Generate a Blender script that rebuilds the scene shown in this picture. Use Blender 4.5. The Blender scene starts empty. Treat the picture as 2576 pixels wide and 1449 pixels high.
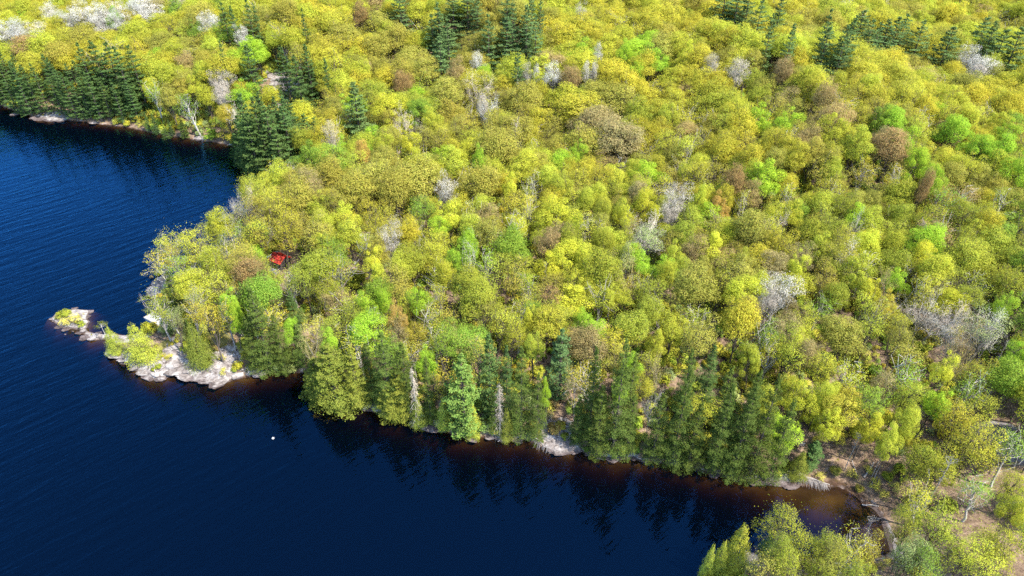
import bpy, math, random
import numpy as np
from mathutils import Vector
R = math.radians
scene = bpy.context.scene
C = scene.collection
random.seed(7)
RNG = np.random.default_rng(7)

# ------------------------------------------------------------------ camera, light, exposure
CAM_H, PITCH, FPX = 100.0, 36.0, 1740.0          # photo measured on a 2576 x 1449 grid
cam_d = bpy.data.cameras.new('camera'); cam = bpy.data.objects.new('camera', cam_d); C.objects.link(cam)
cam.location = (0, 0, CAM_H); cam.rotation_euler = (R(90 - PITCH), 0, 0)
cam_d.sensor_width = 36; cam_d.lens = 36 * FPX / 2576; cam_d.clip_end = 8000; cam_d.clip_start = 1
scene.camera = cam
SUN_EL, SUN_AZ = 54.0, 118.0                     # azimuth clockwise from +Y (view direction)
sd = Vector((math.sin(R(SUN_AZ)) * math.cos(R(SUN_EL)), math.cos(R(SUN_AZ)) * math.cos(R(SUN_EL)), math.sin(R(SUN_EL))))
sl = bpy.data.lights.new('sun', 'SUN'); sl.energy = 3.9; sl.angle = R(0.55); sl.color = (1.0, 0.95, 0.86)
so = bpy.data.objects.new('sun', sl); C.objects.link(so); so.location = (60, -60, 200)
so.rotation_euler = sd.to_track_quat('Z', 'Y').to_euler()
w = bpy.data.worlds.new('World'); scene.world = w; w.use_nodes = True
nt = w.node_tree; bg = nt.nodes['Background']
sky = nt.nodes.new('ShaderNodeTexSky'); sky.sky_type = 'NISHITA'; sky.sun_disc = False
sky.sun_elevation = R(SUN_EL); sky.sun_rotation = R(SUN_AZ); sky.air_density = 1.0; sky.dust_density = 0.6; sky.ozone_density = 3.0
nt.links.new(sky.outputs[0], bg.inputs[0]); bg.inputs[1].default_value = 0.15
scene.view_settings.view_transform = 'Standard'; scene.view_settings.look = 'None'
scene.view_settings.gamma = 1; scene.view_settings.exposure = 1.88
cy = scene.cycles
cy.max_bounces = 5; cy.diffuse_bounces = 2; cy.glossy_bounces = 2; cy.transparent_max_bounces = 6; cy.transmission_bounces = 3
cy.use_denoising = False; cy.denoiser = 'OPENIMAGEDENOISE'; cy.denoising_input_passes = 'RGB_ALBEDO_NORMAL'; cy.denoising_prefilter = 'ACCURATE'

# ------------------------------------------------------------------ pixel <-> world helpers
cp, sp_ = math.cos(R(PITCH)), math.sin(R(PITCH))
def ray(px, py):
    u = (px - 1288.0) / FPX; v = (724.5 - py) / FPX
    return np.array([u, cp + v * sp_, -sp_ + v * cp])
def flat(px, py, z=0.0):
    d = ray(px, py); t = (z - CAM_H) / d[2]
    return d[0] * t, d[1] * t
def project(x, y, z):
    x = np.asarray(x, float); y = np.asarray(y, float); z = np.asarray(z, float) - CAM_H
    dep = y * cp - z * sp_; up = y * sp_ + z * cp
    return 1288 + FPX * x / dep, 724.5 - FPX * up / dep, dep

# ------------------------------------------------------------------ noise
def _hash(i, j, s):
    n = (i * 374761393 + j * 668265263 + s * 974711) & 0xffffffff
    n = ((n ^ (n >> 13)) * 1274126177) & 0xffffffff
    return ((n ^ (n >> 16)) & 0xffff) / 65535.0
def vnoise(x, y, s=0):
    x = np.asarray(x, float); y = np.asarray(y, float)
    xi = np.floor(x).astype(np.int64); yi = np.floor(y).astype(np.int64)
    fx = x - xi; fy = y - yi; fx = fx * fx * (3 - 2 * fx); fy = fy * fy * (3 - 2 * fy)
    a = _hash(xi, yi, s); b = _hash(xi + 1, yi, s); c = _hash(xi, yi + 1, s); d = _hash(xi + 1, yi + 1, s)
    return (a * (1 - fx) + b * fx) * (1 - fy) + (c * (1 - fx) + d * fx) * fy
def fbm(x, y, s=0, o=4):
    t = 0; a = 0.5; n = 0
    for k in range(o):
        t = t + a * vnoise(np.asarray(x) * 2 ** k, np.asarray(y) * 2 ** k, s + k * 17); n += a; a *= 0.5
    return t / n

# ------------------------------------------------------------------ shoreline (water outline)
SHORE = [(-900,235),(-300,255),(0,268),(20,275),(60,290),(100,298),(160,303),(210,308),(265,315),(320,322),(370,333),(420,343),
 (470,350),(520,357),(560,363),(600,372),(614,392),(622,425),(626,455),(650,472),(672,483),(676,495),(655,530),(620,580),(592,620),
 (560,655),(500,692),(445,702),(415,696),(390,704),(380,712),(376,731),(380,740),(387,754),(399,787),(412,800),(418,812),(400,824),(382,828),
 (355,838),(332,841),(315,843),(295,838),(270,840),(236,836),(218,830),(220,825),(227,809),(221,800),(224,791),(226,781),(210,777),(190,776),
 (157,780),(138,786),(132,796),(120,804),(134,812),(146,818),(145,826),(170,828),(195,830),(201,838),(218,850),(226,857),(253,855),(272,856),
 (288,866),(296,880),(284,886),(266,886),(268,896),(295,906),(320,910),(322,923),(336,933),(349,936),(353,948),(378,956),(409,955),(434,946),
 (458,945),(473,951),(497,954),(516,956),(528,965),(552,966),(572,963),(583,958),(615,952),(638,946),(662,944),(686,939),(701,937),(733,937),
 (757,939),(780,943),(786,965),(798,990),(830,1012),(870,1018),(911,1026),(946,1038),(957,1045),(998,1053),(1040,1060),(1061,1073),(1082,1073),
 (1117,1080),(1134,1095),(1165,1097),(1207,1101),(1248,1103),(1259,1109),(1325,1109),(1358,1126),(1392,1136),(1425,1141),(1458,1136),(1475,1146),
 (1508,1152),(1542,1159),(1592,1153),(1608,1162),(1650,1166),(1692,1172),(1718,1173),(1750,1186),(1800,1199),(1850,1209),(1884,1213),(1930,1216),
 (1994,1223),(2034,1221),(2084,1224),(2117,1229),(2147,1243),(2167,1259),(2177,1273),(2194,1279),(2210,1299),(2220,1333),(2230,1359),(2240,1379),
 (2239,1391),(2200,1402),(2150,1412),(2050,1404),(1960,1398),(1915,1396),(1870,1405),(1820,1422),(1775,1450),(1752,1500),(1745,1600),(1600,1900)]
poly = [flat(x, y) for x, y in SHORE]
poly = [(-1500.0, 330.0)] + poly + [(poly[-1][0], -60.0), (-1500.0, -60.0)]
POLY = np.array(poly)
def sdf(X, Y):
    """signed distance to the shoreline, positive on land"""
    sh = X.shape; P = np.stack([X.ravel(), Y.ravel()], 1)
    best = np.full(len(P), 1e18); inside = np.zeros(len(P), bool)
    A = POLY; B = np.roll(POLY, -1, 0)
    for a, b in zip(A, B):
        ab = b - a; t = np.clip(((P - a) @ ab) / (ab @ ab + 1e-12), 0, 1)
        d = ((P - a - t[:, None] * ab) ** 2).sum(1); best = np.minimum(best, d)
        cond = (a[1] > P[:, 1]) != (b[1] > P[:, 1])
        xx = (b[0] - a[0]) * (P[:, 1] - a[1]) / (b[1] - a[1] + 1e-12) + a[0]
        inside ^= cond & (P[:, 0] < xx)
    d = np.sqrt(best); d[inside] *= -1
    return d.reshape(sh)
def axis(lo, hi, core):
    """non-uniform axis: core = list of (a, b, step)"""
    out = []
    for a, b, s in core: out += list(np.arange(a, b, s))
    out.append(core[-1][1])
    s = core[0][2]; x = out[0]; pre = []
    while x > lo: s *= 1.18; x -= s; pre.append(x)
    s = core[-1][2]; x = out[-1]
    while x < hi: s *= 1.18; x += s; out.append(x)
    return np.array(pre[::-1] + out)
AX = axis(-2500, 2500, [(-330, -115, 2.5), (-115, 110, 0.75), (110, 330, 2.5)])
AY = axis(-300, 4000, [(45, 170, 0.75), (170, 300, 1.5), (300, 480, 3.0)])
GX, GY = np.meshgrid(AX, AY)
GD = sdf(GX, GY)
def sstep(a, b, x):
    t = np.clip((x - a) / (b - a), 0, 1); return t * t * (3 - 2 * t)
cvx, cvy = flat(2105, 1265)
clx, cly = flat(700, 232, 12)
def hfun(X, Y, D):
    land = 5.5 * (1 - np.exp(-np.maximum(D, 0) / 16)) + 0.25 * sstep(0, 1.0, D)
    hill = (fbm(X / 95.0, Y / 95.0, 3) - 0.42) * 26 * sstep(10, 90, D)
    far = 0.045 * np.clip(Y - 260, 0, 700) * sstep(10, 60, D)
    bay = 9 * np.exp(-(((X + 95) / 60) ** 2 + ((Y - 290) / 28) ** 2)) * sstep(2, 25, D)
    beach = np.exp(-(((X - cvx) / 16) ** 2 + ((Y - cvy) / 13) ** 2))
    rough = (fbm(X / 2.6, Y / 2.6, 9) - 0.5) * (0.55 * sstep(-2.5, 0.3, D) + 0.45 * sstep(0.3, 3, D))
    cliff = 6.5 * sstep(-2.5, 2.5, (Y - cly) + 3 * np.sin(X / 6.0)) * np.exp(-((X - clx) / 24) ** 2) * np.exp(-((Y - cly - 10) / 24) ** 2)
    h = np.where(D > 0, land * (1 - 0.72 * beach) + np.maximum(hill, -land * 0.6) + far + bay + cliff, 0)
    slope = 1.15 * (1 - 0.93 * beach)
    under = -np.minimum(-np.minimum(D, 0) * slope, 7.0)
    return np.where(D > 0, h, under) + rough * (1 - 0.7 * beach)
GH = hfun(GX, GY, GD)
def interp(F, x, y):
    x = np.atleast_1d(np.asarray(x, float)); y = np.atleast_1d(np.asarray(y, float))
    i = np.clip(np.searchsorted(AX, x) - 1, 0, len(AX) - 2); j = np.clip(np.searchsorted(AY, y) - 1, 0, len(AY) - 2)
    fx = np.clip((x - AX[i]) / (AX[i + 1] - AX[i]), 0, 1); fy = np.clip((y - AY[j]) / (AY[j + 1] - AY[j]), 0, 1)
    return (F[j, i] * (1 - fx) + F[j, i + 1] * fx) * (1 - fy) + (F[j + 1, i] * (1 - fx) + F[j + 1, i + 1] * fx) * fy
def hgt(x, y): return float(interp(GH, x, y)[0])
def hit(px, py, off=0.0, wl=True):
    """first point where the view ray through a photo position comes within `off` of the terrain"""
    d = ray(px, py); t = np.linspace(60, 900, 4000); X = d[0] * t; Y = d[1] * t; Z = CAM_H + d[2] * t
    h = interp(GH, X, Y)
    if wl: h = np.maximum(h, 0)
    k = np.argmax(Z < h + off)
    return X[k], Y[k], h[k]

# ------------------------------------------------------------------ materials
def mat(name): 
    m = bpy.data.materials.new(name); m.use_nodes = True
    n = m.node_tree.nodes; l = m.node_tree.links; n.clear()
    out = n.new('ShaderNodeOutputMaterial'); return m, n, l, out
def ramp(n, pts):
    r = n.new('ShaderNodeValToRGB'); e = r.color_ramp.elements
    while len(e) < len(pts): e.new(0.5)
    for q, (p, c) in zip(e, pts): q.position = p; q.color = (*c, 1)
    return r
def noise(n, scale, detail=4, rough=0.55, vec=None, l=None):
    t = n.new('ShaderNodeTexNoise'); t.inputs['Scale'].default_value = scale; t.inputs['Detail'].default_value = detail
    t.inputs['Roughness'].default_value = rough
    if vec is not None: l.new(vec, t.inputs['Vector'])
    return t
def lin(c): return tuple((v / 255 / 12.92) if v / 255 <= 0.04045 else ((v / 255 + 0.055) / 1.055) ** 2.4 for v in c)

def leaf_material(name, transl=0.35, var=0.35, gain=1.0):
    m, n, l, out = mat(name)
    at = n.new('ShaderNodeAttribute'); at.attribute_type = 'INSTANCER'; at.attribute_name = 'tint'
    ge = n.new('ShaderNodeNewGeometry')
    mr = n.new('ShaderNodeMapRange'); mr.inputs[3].default_value = 1 - var; mr.inputs[4].default_value = 1 + var
    l.new(ge.outputs['Random Per Island'], mr.inputs[0])
    hs = n.new('ShaderNodeHueSaturation')
    mr2 = n.new('ShaderNodeMapRange'); mr2.inputs[3].default_value = 0.482; mr2.inputs[4].default_value = 0.518
    mm = n.new('ShaderNodeMath'); mm.operation = 'MULTIPLY'; mm.inputs[1].default_value = 37.13
    fr = n.new('ShaderNodeMath'); fr.operation = 'FRACT'
    l.new(ge.outputs['Random Per Island'], mm.inputs[0]); l.new(mm.outputs[0], fr.inputs[0]); l.new(fr.outputs[0], mr2.inputs[0])
    l.new(mr2.outputs[0], hs.inputs['Hue']); l.new(mr.outputs[0], hs.inputs['Value']); tc = n.new('ShaderNodeTexCoord'); oi = n.new('ShaderNodeObjectInfo'); av = n.new('ShaderNodeVectorMath'); l.new(tc.outputs['Object'], av.inputs[0])
    sc_ = n.new('ShaderNodeVectorMath'); sc_.operation = 'SCALE'; sc_.inputs[3].default_value = 50; l.new(oi.outputs['Random'], sc_.inputs[0]); l.new(sc_.outputs[0], av.inputs[1])
    nz = noise(n, 0.42, 2, 0.5, av.outputs[0], l); r1 = ramp(n, [(0.3, (0.88, 0.92, 0.88)), (0.5, (1, 1, 1)), (0.7, (1.12, 1.08, 1.08))]); l.new(nz.outputs[0], r1.inputs[0])
    mc_ = n.new('ShaderNodeMixRGB'); mc_.blend_type = 'MULTIPLY'; mc_.inputs[0].default_value = 1; l.new(at.outputs['Color'], mc_.inputs[1]); l.new(r1.outputs[0], mc_.inputs[2])
    l.new(mc_.outputs[0], hs.inputs['Color'])
    d = n.new('ShaderNodeBsdfDiffuse'); t = n.new('ShaderNodeBsdfTranslucent'); mx = n.new('ShaderNodeMixShader'); mx.inputs[0].default_value = transl
    l.new(hs.outputs[0], d.inputs[0]); l.new(hs.outputs[0], t.inputs[0]); l.new(d.outputs[0], mx.inputs[1]); l.new(t.outputs[0], mx.inputs[2])
    l.new(mx.outputs[0], out.inputs[0]); return m
def simple(name, col, rough=0.8, nscale=3.0, var=0.3, bump=0.0, spec=0.3, metal=0.0):
    m, n, l, out = mat(name)
    b = n.new('ShaderNodeBsdfPrincipled'); b.inputs['Roughness'].default_value = rough; b.inputs['Specular IOR Level'].default_value = spec
    b.inputs['Metallic'].default_value = metal
    tc = n.new('ShaderNodeTexCoord'); t = noise(n, nscale, 5, 0.6, tc.outputs['Object'], l)
    r = ramp(n, [(0.3, tuple(c * (1 - var) for c in col)), (0.7, tuple(min(1, c * (1 + var)) for c in col))])
    l.new(t.outputs[0], r.inputs[0]); l.new(r.outputs[0], b.inputs['Base Color'])
    if bump:
        bp = n.new('ShaderNodeBump'); bp.inputs['Strength'].default_value = bump; l.new(t.outputs[0], bp.inputs['Height']); l.new(bp.outputs[0], b.inputs['Normal'])
    l.new(b.outputs[0], out.inputs[0]); return m
M = {}
M['leaf'] = leaf_material('broad_leaves', 0.48, 0.16)
M['needle'] = leaf_material('needles', 0.2, 0.3)
M['twig'] = leaf_material('twigs', 0.0, 0.3)
M['bark'] = simple('brown_bark', (0.085, 0.066, 0.05), 0.9, 6, 0.4)
M['bark_grey'] = simple('grey_bark', (0.24, 0.215, 0.19), 0.9, 5, 0.35)
M['bark_white'] = simple('birch_bark', (0.34, 0.31, 0.27), 0.8, 4, 0.3)
M['deadwood'] = simple('weathered_wood', (0.27, 0.24, 0.215), 0.85, 4, 0.3)
M['white'] = simple('white_paint', (0.3, 0.29, 0.28), 0.5, 2, 0.07)
M['pontoon'] = simple('dull_aluminium', (0.5, 0.55, 0.6), 0.4, 3, 0.15, metal=0.4)
M['red'] = simple('red_metal_roof', (0.33, 0.026, 0.016), 0.5, 1.6, 0.25)
M['tarp'] = simple('pale_blue_sheet', (0.33, 0.42, 0.5), 0.45, 2, 0.15)
M['wall'] = simple('dark_stained_boards', (0.06, 0.05, 0.045), 0.8, 5, 0.35)
M['deckwood'] = simple('grey_deck_boards', (0.16, 0.16, 0.17), 0.8, 4, 0.3)
M['glass'] = simple('window_glass', (0.03, 0.04, 0.05), 0.08, 1, 0.1, spec=0.6)

def rock_material():
    m, n, l, out = mat('granite')
    ge = n.new('ShaderNodeNewGeometry'); pos = ge.outputs['Position']
    b = n.new('ShaderNodeBsdfPrincipled'); b.inputs['Roughness'].default_value = 0.85; b.inputs['Specular IOR Level'].default_value = 0.25
    t1 = noise(n, 0.55, 6, 0.65, pos, l)
    r1 = ramp(n, [(0.30, (0.09, 0.075, 0.068)), (0.46, (0.17, 0.145, 0.13)), (0.58, (0.27, 0.245, 0.225)), (0.75, (0.38, 0.36, 0.34))])
    l.new(t1.outputs[0], r1.inputs[0])
    mp = n.new('ShaderNodeMapping'); mp.inputs['Rotation'].default_value = (0.5, 0.2, 0.6); mp.inputs['Scale'].default_value = (0.8, 2.6, 2.0)
    l.new(pos, mp.inputs[0])
    v = n.new('ShaderNodeTexVoronoi'); v.feature = 'DISTANCE_TO_EDGE'; v.inputs['Scale'].default_value = 0.75; l.new(mp.outputs[0], v.inputs['Vector'])
    rc = ramp(n, [(0.0, (0.25, 0.22, 0.2)), (0.07, (1, 1, 1))]); l.new(v.outputs['Distance'], rc.inputs[0])
    mu = n.new('ShaderNodeMixRGB'); mu.blend_type = 'MULTIPLY'; mu.inputs[0].default_value = 0.75
    l.new(r1.outputs[0], mu.inputs[1]); l.new(rc.outputs[0], mu.inputs[2])
    # water-stained dark band low on the rock
    sx = n.new('ShaderNodeSeparateXYZ'); l.new(pos, sx.inputs[0])
    t2 = noise(n, 1.3, 3, 0.5, pos, l); ad = n.new('ShaderNodeMath'); ad.operation = 'MULTIPLY_ADD'; ad.inputs[1].default_value = -0.5
    l.new(t2.outputs[0], ad.inputs[0]); l.new(sx.outputs['Z'], ad.inputs[2])
    rw = ramp(n, [(0.0, (0.42, 0.36, 0.36)), (0.22, (1, 1, 1))]); l.new(ad.outputs[0], rw.inputs[0])
    mu2 = n.new('ShaderNodeMixRGB'); mu2.blend_type = 'MULTIPLY'; mu2.inputs[0].default_value = 1
    l.new(mu.outputs[0], mu2.inputs[1]); l.new(rw.outputs[0], mu2.inputs[2]); l.new(mu2.outputs[0], b.inputs['Base Color'])
    t3 = noise(n, 2.2, 8, 0.7, pos, l); bp = n.new('ShaderNodeBump'); bp.inputs['Strength'].default_value = 0.7; bp.inputs['Distance'].default_value = 0.25
    l.new(t3.outputs[0], bp.inputs['Height']); l.new(bp.outputs[0], b.inputs['Normal']); l.new(b.outputs[0], out.inputs[0])
    return m
M['rock'] = rock_material()

def ground_material():
    m, n, l, out = mat('forest_floor')
    ge = n.new('ShaderNodeNewGeometry'); pos = ge.outputs['Position']
    b = n.new('ShaderNodeBsdfPrincipled'); b.inputs['Roughness'].default_value = 0.95; b.inputs['Specular IOR Level'].default_value = 0.1
    t = noise(n, 0.7, 8, 0.78, pos, l)
    litter = ramp(n, [(0.3, (0.05, 0.034, 0.024)), (0.45, (0.11, 0.074, 0.05)), (0.58, (0.21, 0.145, 0.10)), (0.72, (0.33, 0.25, 0.19))])
    l.new(t.outputs[0], litter.inputs[0])
    t2 = noise(n, 1.1, 7, 0.7, pos, l)
    grass = ramp(n, [(0.3, (0.07, 0.065, 0.02)), (0.55, (0.17, 0.15, 0.045)), (0.75, (0.27, 0.21, 0.08))]); l.new(t2.outputs[0], grass.inputs[0])
    a = n.new('ShaderNodeAttribute'); a.attribute_name = 'mask'; sp = n.new('ShaderNodeSeparateColor'); l.new(a.outputs['Color'], sp.inputs[0])
    def mixmask(ch, lo, hi, c1, c2, nz):
        s = n.new('ShaderNodeMath'); s.operation = 'MULTIPLY_ADD'; s.inputs[1].default_value = 0.9; s.inputs[2].default_value = -0.45
        l.new(nz, s.inputs[0]); ad = n.new('ShaderNodeMath'); l.new(s.outputs[0], ad.inputs[0]); l.new(ch, ad.inputs[1])
        mr = n.new('ShaderNodeMapRange'); mr.inputs[1].default_value = lo; mr.inputs[2].default_value = hi; l.new(ad.outputs[0], mr.inputs[0])
        mx = n.new('ShaderNodeMixRGB'); l.new(mr.outputs[0], mx.inputs[0]); l.new(c1, mx.inputs[1]); l.new(c2, mx.inputs[2]); return mx.outputs[0]
    t4 = noise(n, 0.8, 6, 0.65, pos, l)
    rock = ramp(n, [(0.32, (0.09, 0.075, 0.068)), (0.45, (0.18, 0.155, 0.14)), (0.62, (0.33, 0.31, 0.29))]); l.new(t4.outputs[0], rock.inputs[0])
    mp = n.new('ShaderNodeMapping'); mp.inputs['Rotation'].default_value = (0, 0, 0.6); mp.inputs['Scale'].default_value = (0.7, 2.0, 1.0); l.new(pos, mp.inputs[0])
    v = n.new('ShaderNodeTexVoronoi'); v.feature = 'DISTANCE_TO_EDGE'; v.inputs['Scale'].default_value = 0.7; l.new(mp.outputs[0], v.inputs['Vector'])
    rc = ramp(n, [(0.0, (0.3, 0.26, 0.24)), (0.06, (1, 1, 1))]); l.new(v.outputs['Distance'], rc.inputs[0])
    mu = n.new('ShaderNodeMixRGB'); mu.blend_type = 'MULTIPLY'; mu.inputs[0].default_value = 0.8; l.new(rock.outputs[0], mu.inputs[1]); l.new(rc.outputs[0], mu.inputs[2])
    gravel = ramp(n, [(0.35, (0.13, 0.115, 0.11)), (0.7, (0.24, 0.215, 0.205))]); l.new(t4.outputs[0], gravel.inputs[0])
    c = mixmask(sp.outputs[1], 0.45, 0.6, litter.outputs[0], grass.outputs[0], t2.outputs[0])
    c = mixmask(sp.outputs[0], 0.45, 0.55, c, mu.outputs[0], t4.outputs[0])
    c = mixmask(sp.outputs[2], 0.45, 0.55, c, gravel.outputs[0], t4.outputs[0])
    sx = n.new('ShaderNodeSeparateXYZ'); l.new(pos, sx.inputs[0])
    ad = n.new('ShaderNodeMath'); ad.operation = 'MULTIPLY_ADD'; ad.inputs[1].default_value = -0.3; l.new(t2.outputs[0], ad.inputs[0]); l.new(sx.outputs['Z'], ad.inputs[2])
    rw = ramp(n, [(0.0, (0.36, 0.30, 0.28)), (0.14, (1, 1, 1))]); l.new(ad.outputs[0], rw.inputs[0])
    mu2 = n.new('ShaderNodeMixRGB'); mu2.blend_type = 'MULTIPLY'; mu2.inputs[0].default_value = 1; l.new(c, mu2.inputs[1]); l.new(rw.outputs[0], mu2.inputs[2])
    # lake bed below the surface: brown mud and sand
    bed = ramp(n, [(0.35, (0.055, 0.038, 0.014)), (0.65, (0.14, 0.1, 0.036))]); l.new(noise(n, 0.22, 4, 0.55, pos, l).outputs[0], bed.inputs[0])
    mb = n.new('ShaderNodeMapRange'); mb.inputs[1].default_value = -0.02; mb.inputs[2].default_value = -0.25; l.new(sx.outputs['Z'], mb.inputs[0])
    mx = n.new('ShaderNodeMixRGB'); l.new(mb.outputs[0], mx.inputs[0]); l.new(mu2.outputs[0], mx.inputs[1]); l.new(bed.outputs[0], mx.inputs[2])
    l.new(mx.outputs[0], b.inputs['Base Color'])
    bp = n.new('ShaderNodeBump'); bp.inputs['Strength'].default_value = 0.8; bp.inputs['Distance'].default_value = 0.3
    l.new(t.outputs[0], bp.inputs['Height']); l.new(bp.outputs[0], b.inputs['Normal']); l.new(b.outputs[0], out.inputs[0])
    return m
M['ground'] = ground_material()

def water_material():
    m, n, l, out = mat('lake_water')
    ge = n.new('ShaderNodeNewGeometry'); pos = ge.outputs['Position']
    def waves(rot, sx, sy, scale, det):
        mp = n.new('ShaderNodeMapping'); mp.vector_type = 'TEXTURE'; mp.inputs['Rotation'].default_value = (0, 0, R(rot)); mp.inputs['Scale'].default_value = (sx, sy, 1)
        l.new(pos, mp.inputs[0]); return noise(n, scale, det, 0.6, mp.outputs[0], l)
    a = waves(42, 5.0, 1.0, 0.5, 2); b_ = waves(33, 3.0, 1.0, 1.4, 3)
    s = n.new('ShaderNodeMath'); s.operation = 'MULTIPLY_ADD'; s.inputs[1].default_value = 0.28; l.new(b_.outputs[0], s.inputs[0]); l.new(a.outputs[0], s.inputs[2])
    # gusts: calmer and rougher patches
    g = noise(n, 0.018, 3, 0.5, pos, l); gr = n.new('ShaderNodeMapRange'); gr.inputs[1].default_value = 0.3; gr.inputs[2].default_value = 0.7
    gr.inputs[3].default_value = 0.5; gr.inputs[4].default_value = 1.0; l.new(g.outputs[0], gr.inputs[0])
    bp = n.new('ShaderNodeBump'); bp.inputs['Distance'].default_value = WAVE; cd = n.new('ShaderNodeVectorMath'); cd.operation = 'DISTANCE'; cd.inputs[1].default_value = (cvx + 4, cvy - 4, 0); l.new(pos, cd.inputs[0])
    ca = n.new('ShaderNodeMapRange'); ca.inputs[1].default_value = 10; ca.inputs[2].default_value = 75; ca.inputs[3].default_value = 0.12; l.new(cd.outputs['Value'], ca.inputs[0])
    mm = n.new('ShaderNodeMath'); mm.operation = 'MULTIPLY'; l.new(gr.outputs[0], mm.inputs[0]); l.new(ca.outputs[0], mm.inputs[1]); l.new(mm.outputs[0], bp.inputs['Strength']); l.new(s.outputs[0], bp.inputs['Height'])
    fr = n.new('ShaderNodeFresnel'); fr.inputs['IOR'].default_value = 1.38; l.new(bp.outputs[0], fr.inputs['Normal'])
    gl = n.new('ShaderNodeBsdfGlossy'); gl.inputs['Roughness'].default_value = 0.05; gl.inputs['Color'].default_value = (0.09, 0.47, 1, 1); l.new(bp.outputs[0], gl.inputs['Normal'])
    tr = n.new('ShaderNodeBsdfTransparent'); tr.inputs[0].default_value = (0.95, 0.85, 0.7, 1)
    df = n.new('ShaderNodeBsdfDiffuse'); df.inputs[0].default_value = (0.0005, 0.002, 0.006, 1); l.new(bp.outputs[0], df.inputs['Normal'])
    body = n.new('ShaderNodeMixShader'); body.inputs[0].default_value = 0.35; l.new(tr.outputs[0], body.inputs[1]); l.new(df.outputs[0], body.inputs[2])
    mx = n.new('ShaderNodeMixShader'); l.new(fr.outputs[0], mx.inputs[0]); l.new(body.outputs[0], mx.inputs[1]); l.new(gl.outputs[0], mx.inputs[2])
    l.new(mx.outputs[0], out.inputs['Surface'])
    va = n.new('ShaderNodeVolumeAbsorption'); va.inputs['Color'].default_value = (0.60, 0.47, 0.1, 1); va.inputs['Density'].default_value = 1.15
    l.new(va.outputs[0], out.inputs['Volume'])
    return m
WAVE = 0.24
M['water'] = water_material()

# ------------------------------------------------------------------ mesh building
class MB:
    def __init__(s): s.v = []; s.f = []; s.n = 0
    def add(s, V, F):
        V = np.asarray(V, float); F = np.asarray(F, np.int64); s.v.append(V); s.f.append(F + s.n); s.n += len(V)
    def tube(s, pts, rad, k=5, cap=True):
        pts = np.asarray(pts, float); rad = np.asarray(rad, float); n = len(pts)
        d = np.gradient(pts, axis=0); d /= np.linalg.norm(d, axis=1)[:, None] + 1e-9
        ref = np.where(np.abs(d[:, 2:3]) < 0.9, [[0, 0, 1.0]], [[1.0, 0, 0]])
        a = np.cross(d, ref); a /= np.linalg.norm(a, axis=1)[:, None] + 1e-9; b = np.cross(d, a)
        th = np.linspace(0, 2 * np.pi, k, endpoint=False)
        V = pts[:, None] + rad[:, None, None] * (np.cos(th)[None, :, None] * a[:, None] + np.sin(th)[None, :, None] * b[:, None])
        F = [[i * k + j, i * k + (j + 1) % k, (i + 1) * k + (j + 1) % k, (i + 1) * k + j] for i in range(n - 1) for j in range(k)]
        s.add(V.reshape(-1, 3), F)
        if cap:
            c = np.vstack([V[-1], pts[-1:]]); s.add(c, [[j, (j + 1) % k, k, k] for j in range(k)])
            c = np.vstack([V[0], pts[:1]]); s.add(c, [[(j + 1) % k, j, k, k] for j in range(k)])
    def box(s, x0, x1, y0, y1, z0, z1):
        V = [(x, y, z) for z in (z0, z1) for y in (y0, y1) for x in (x0, x1)]
        s.add(V, [[0, 2, 3, 1], [4, 5, 7, 6], [0, 1, 5, 4], [2, 6, 7, 3], [0, 4, 6, 2], [1, 3, 7, 5]])
    def leaves(s, P, N, size, aspect=1.0, up=None, rng=RNG):
        n = len(P); N = N / (np.linalg.norm(N, axis=1)[:, None] + 1e-9)
        if up is None: up = rng.normal(size=(n, 3))
        a = np.cross(N, up); a /= np.linalg.norm(a, axis=1)[:, None] + 1e-9; b = np.cross(N, a)
        sz = np.broadcast_to(size, (n,))[:, None] * rng.uniform(0.7, 1.3, (n, 1))
        j = lambda: rng.uniform(0.6, 1.15, (n, 1))
        a = a * sz * 0.5; b = b * sz * 0.5 * aspect
        V = np.stack([P - a * j() - 0.25 * b, P - b * j() + 0.2 * a, P + a * j() + 0.2 * b, P + b * j() - 0.2 * a], 1).reshape(-1, 3)
        s.add(V, np.arange(4 * n).reshape(n, 4))
    def mesh(s, name, m):
        V = np.concatenate(s.v); F = np.concatenate(s.f)
        me = bpy.data.meshes.new(name); me.vertices.add(len(V)); me.vertices.foreach_set('co', V.ravel())
        tri = F[:, 2] == F[:, 3]
        tot = np.where(tri, 3, 4); st = np.concatenate([[0], np.cumsum(tot)[:-1]])
        keep = np.ones(F.shape, bool); keep[tri, 3] = False
        me.loops.add(int(tot.sum())); me.polygons.add(len(F))
        me.loops.foreach_set('vertex_index', F[keep]); me.polygons.foreach_set('loop_start', st)
        me.update(calc_edges=True); me.polygons.foreach_set('use_smooth', np.zeros(len(F), bool)); me.materials.append(m); return me
def link(name, me, parent=None):
    o = bpy.data.objects.new(name, me); C.objects.link(o)
    if parent is not None: o.parent = parent
    return o

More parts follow.
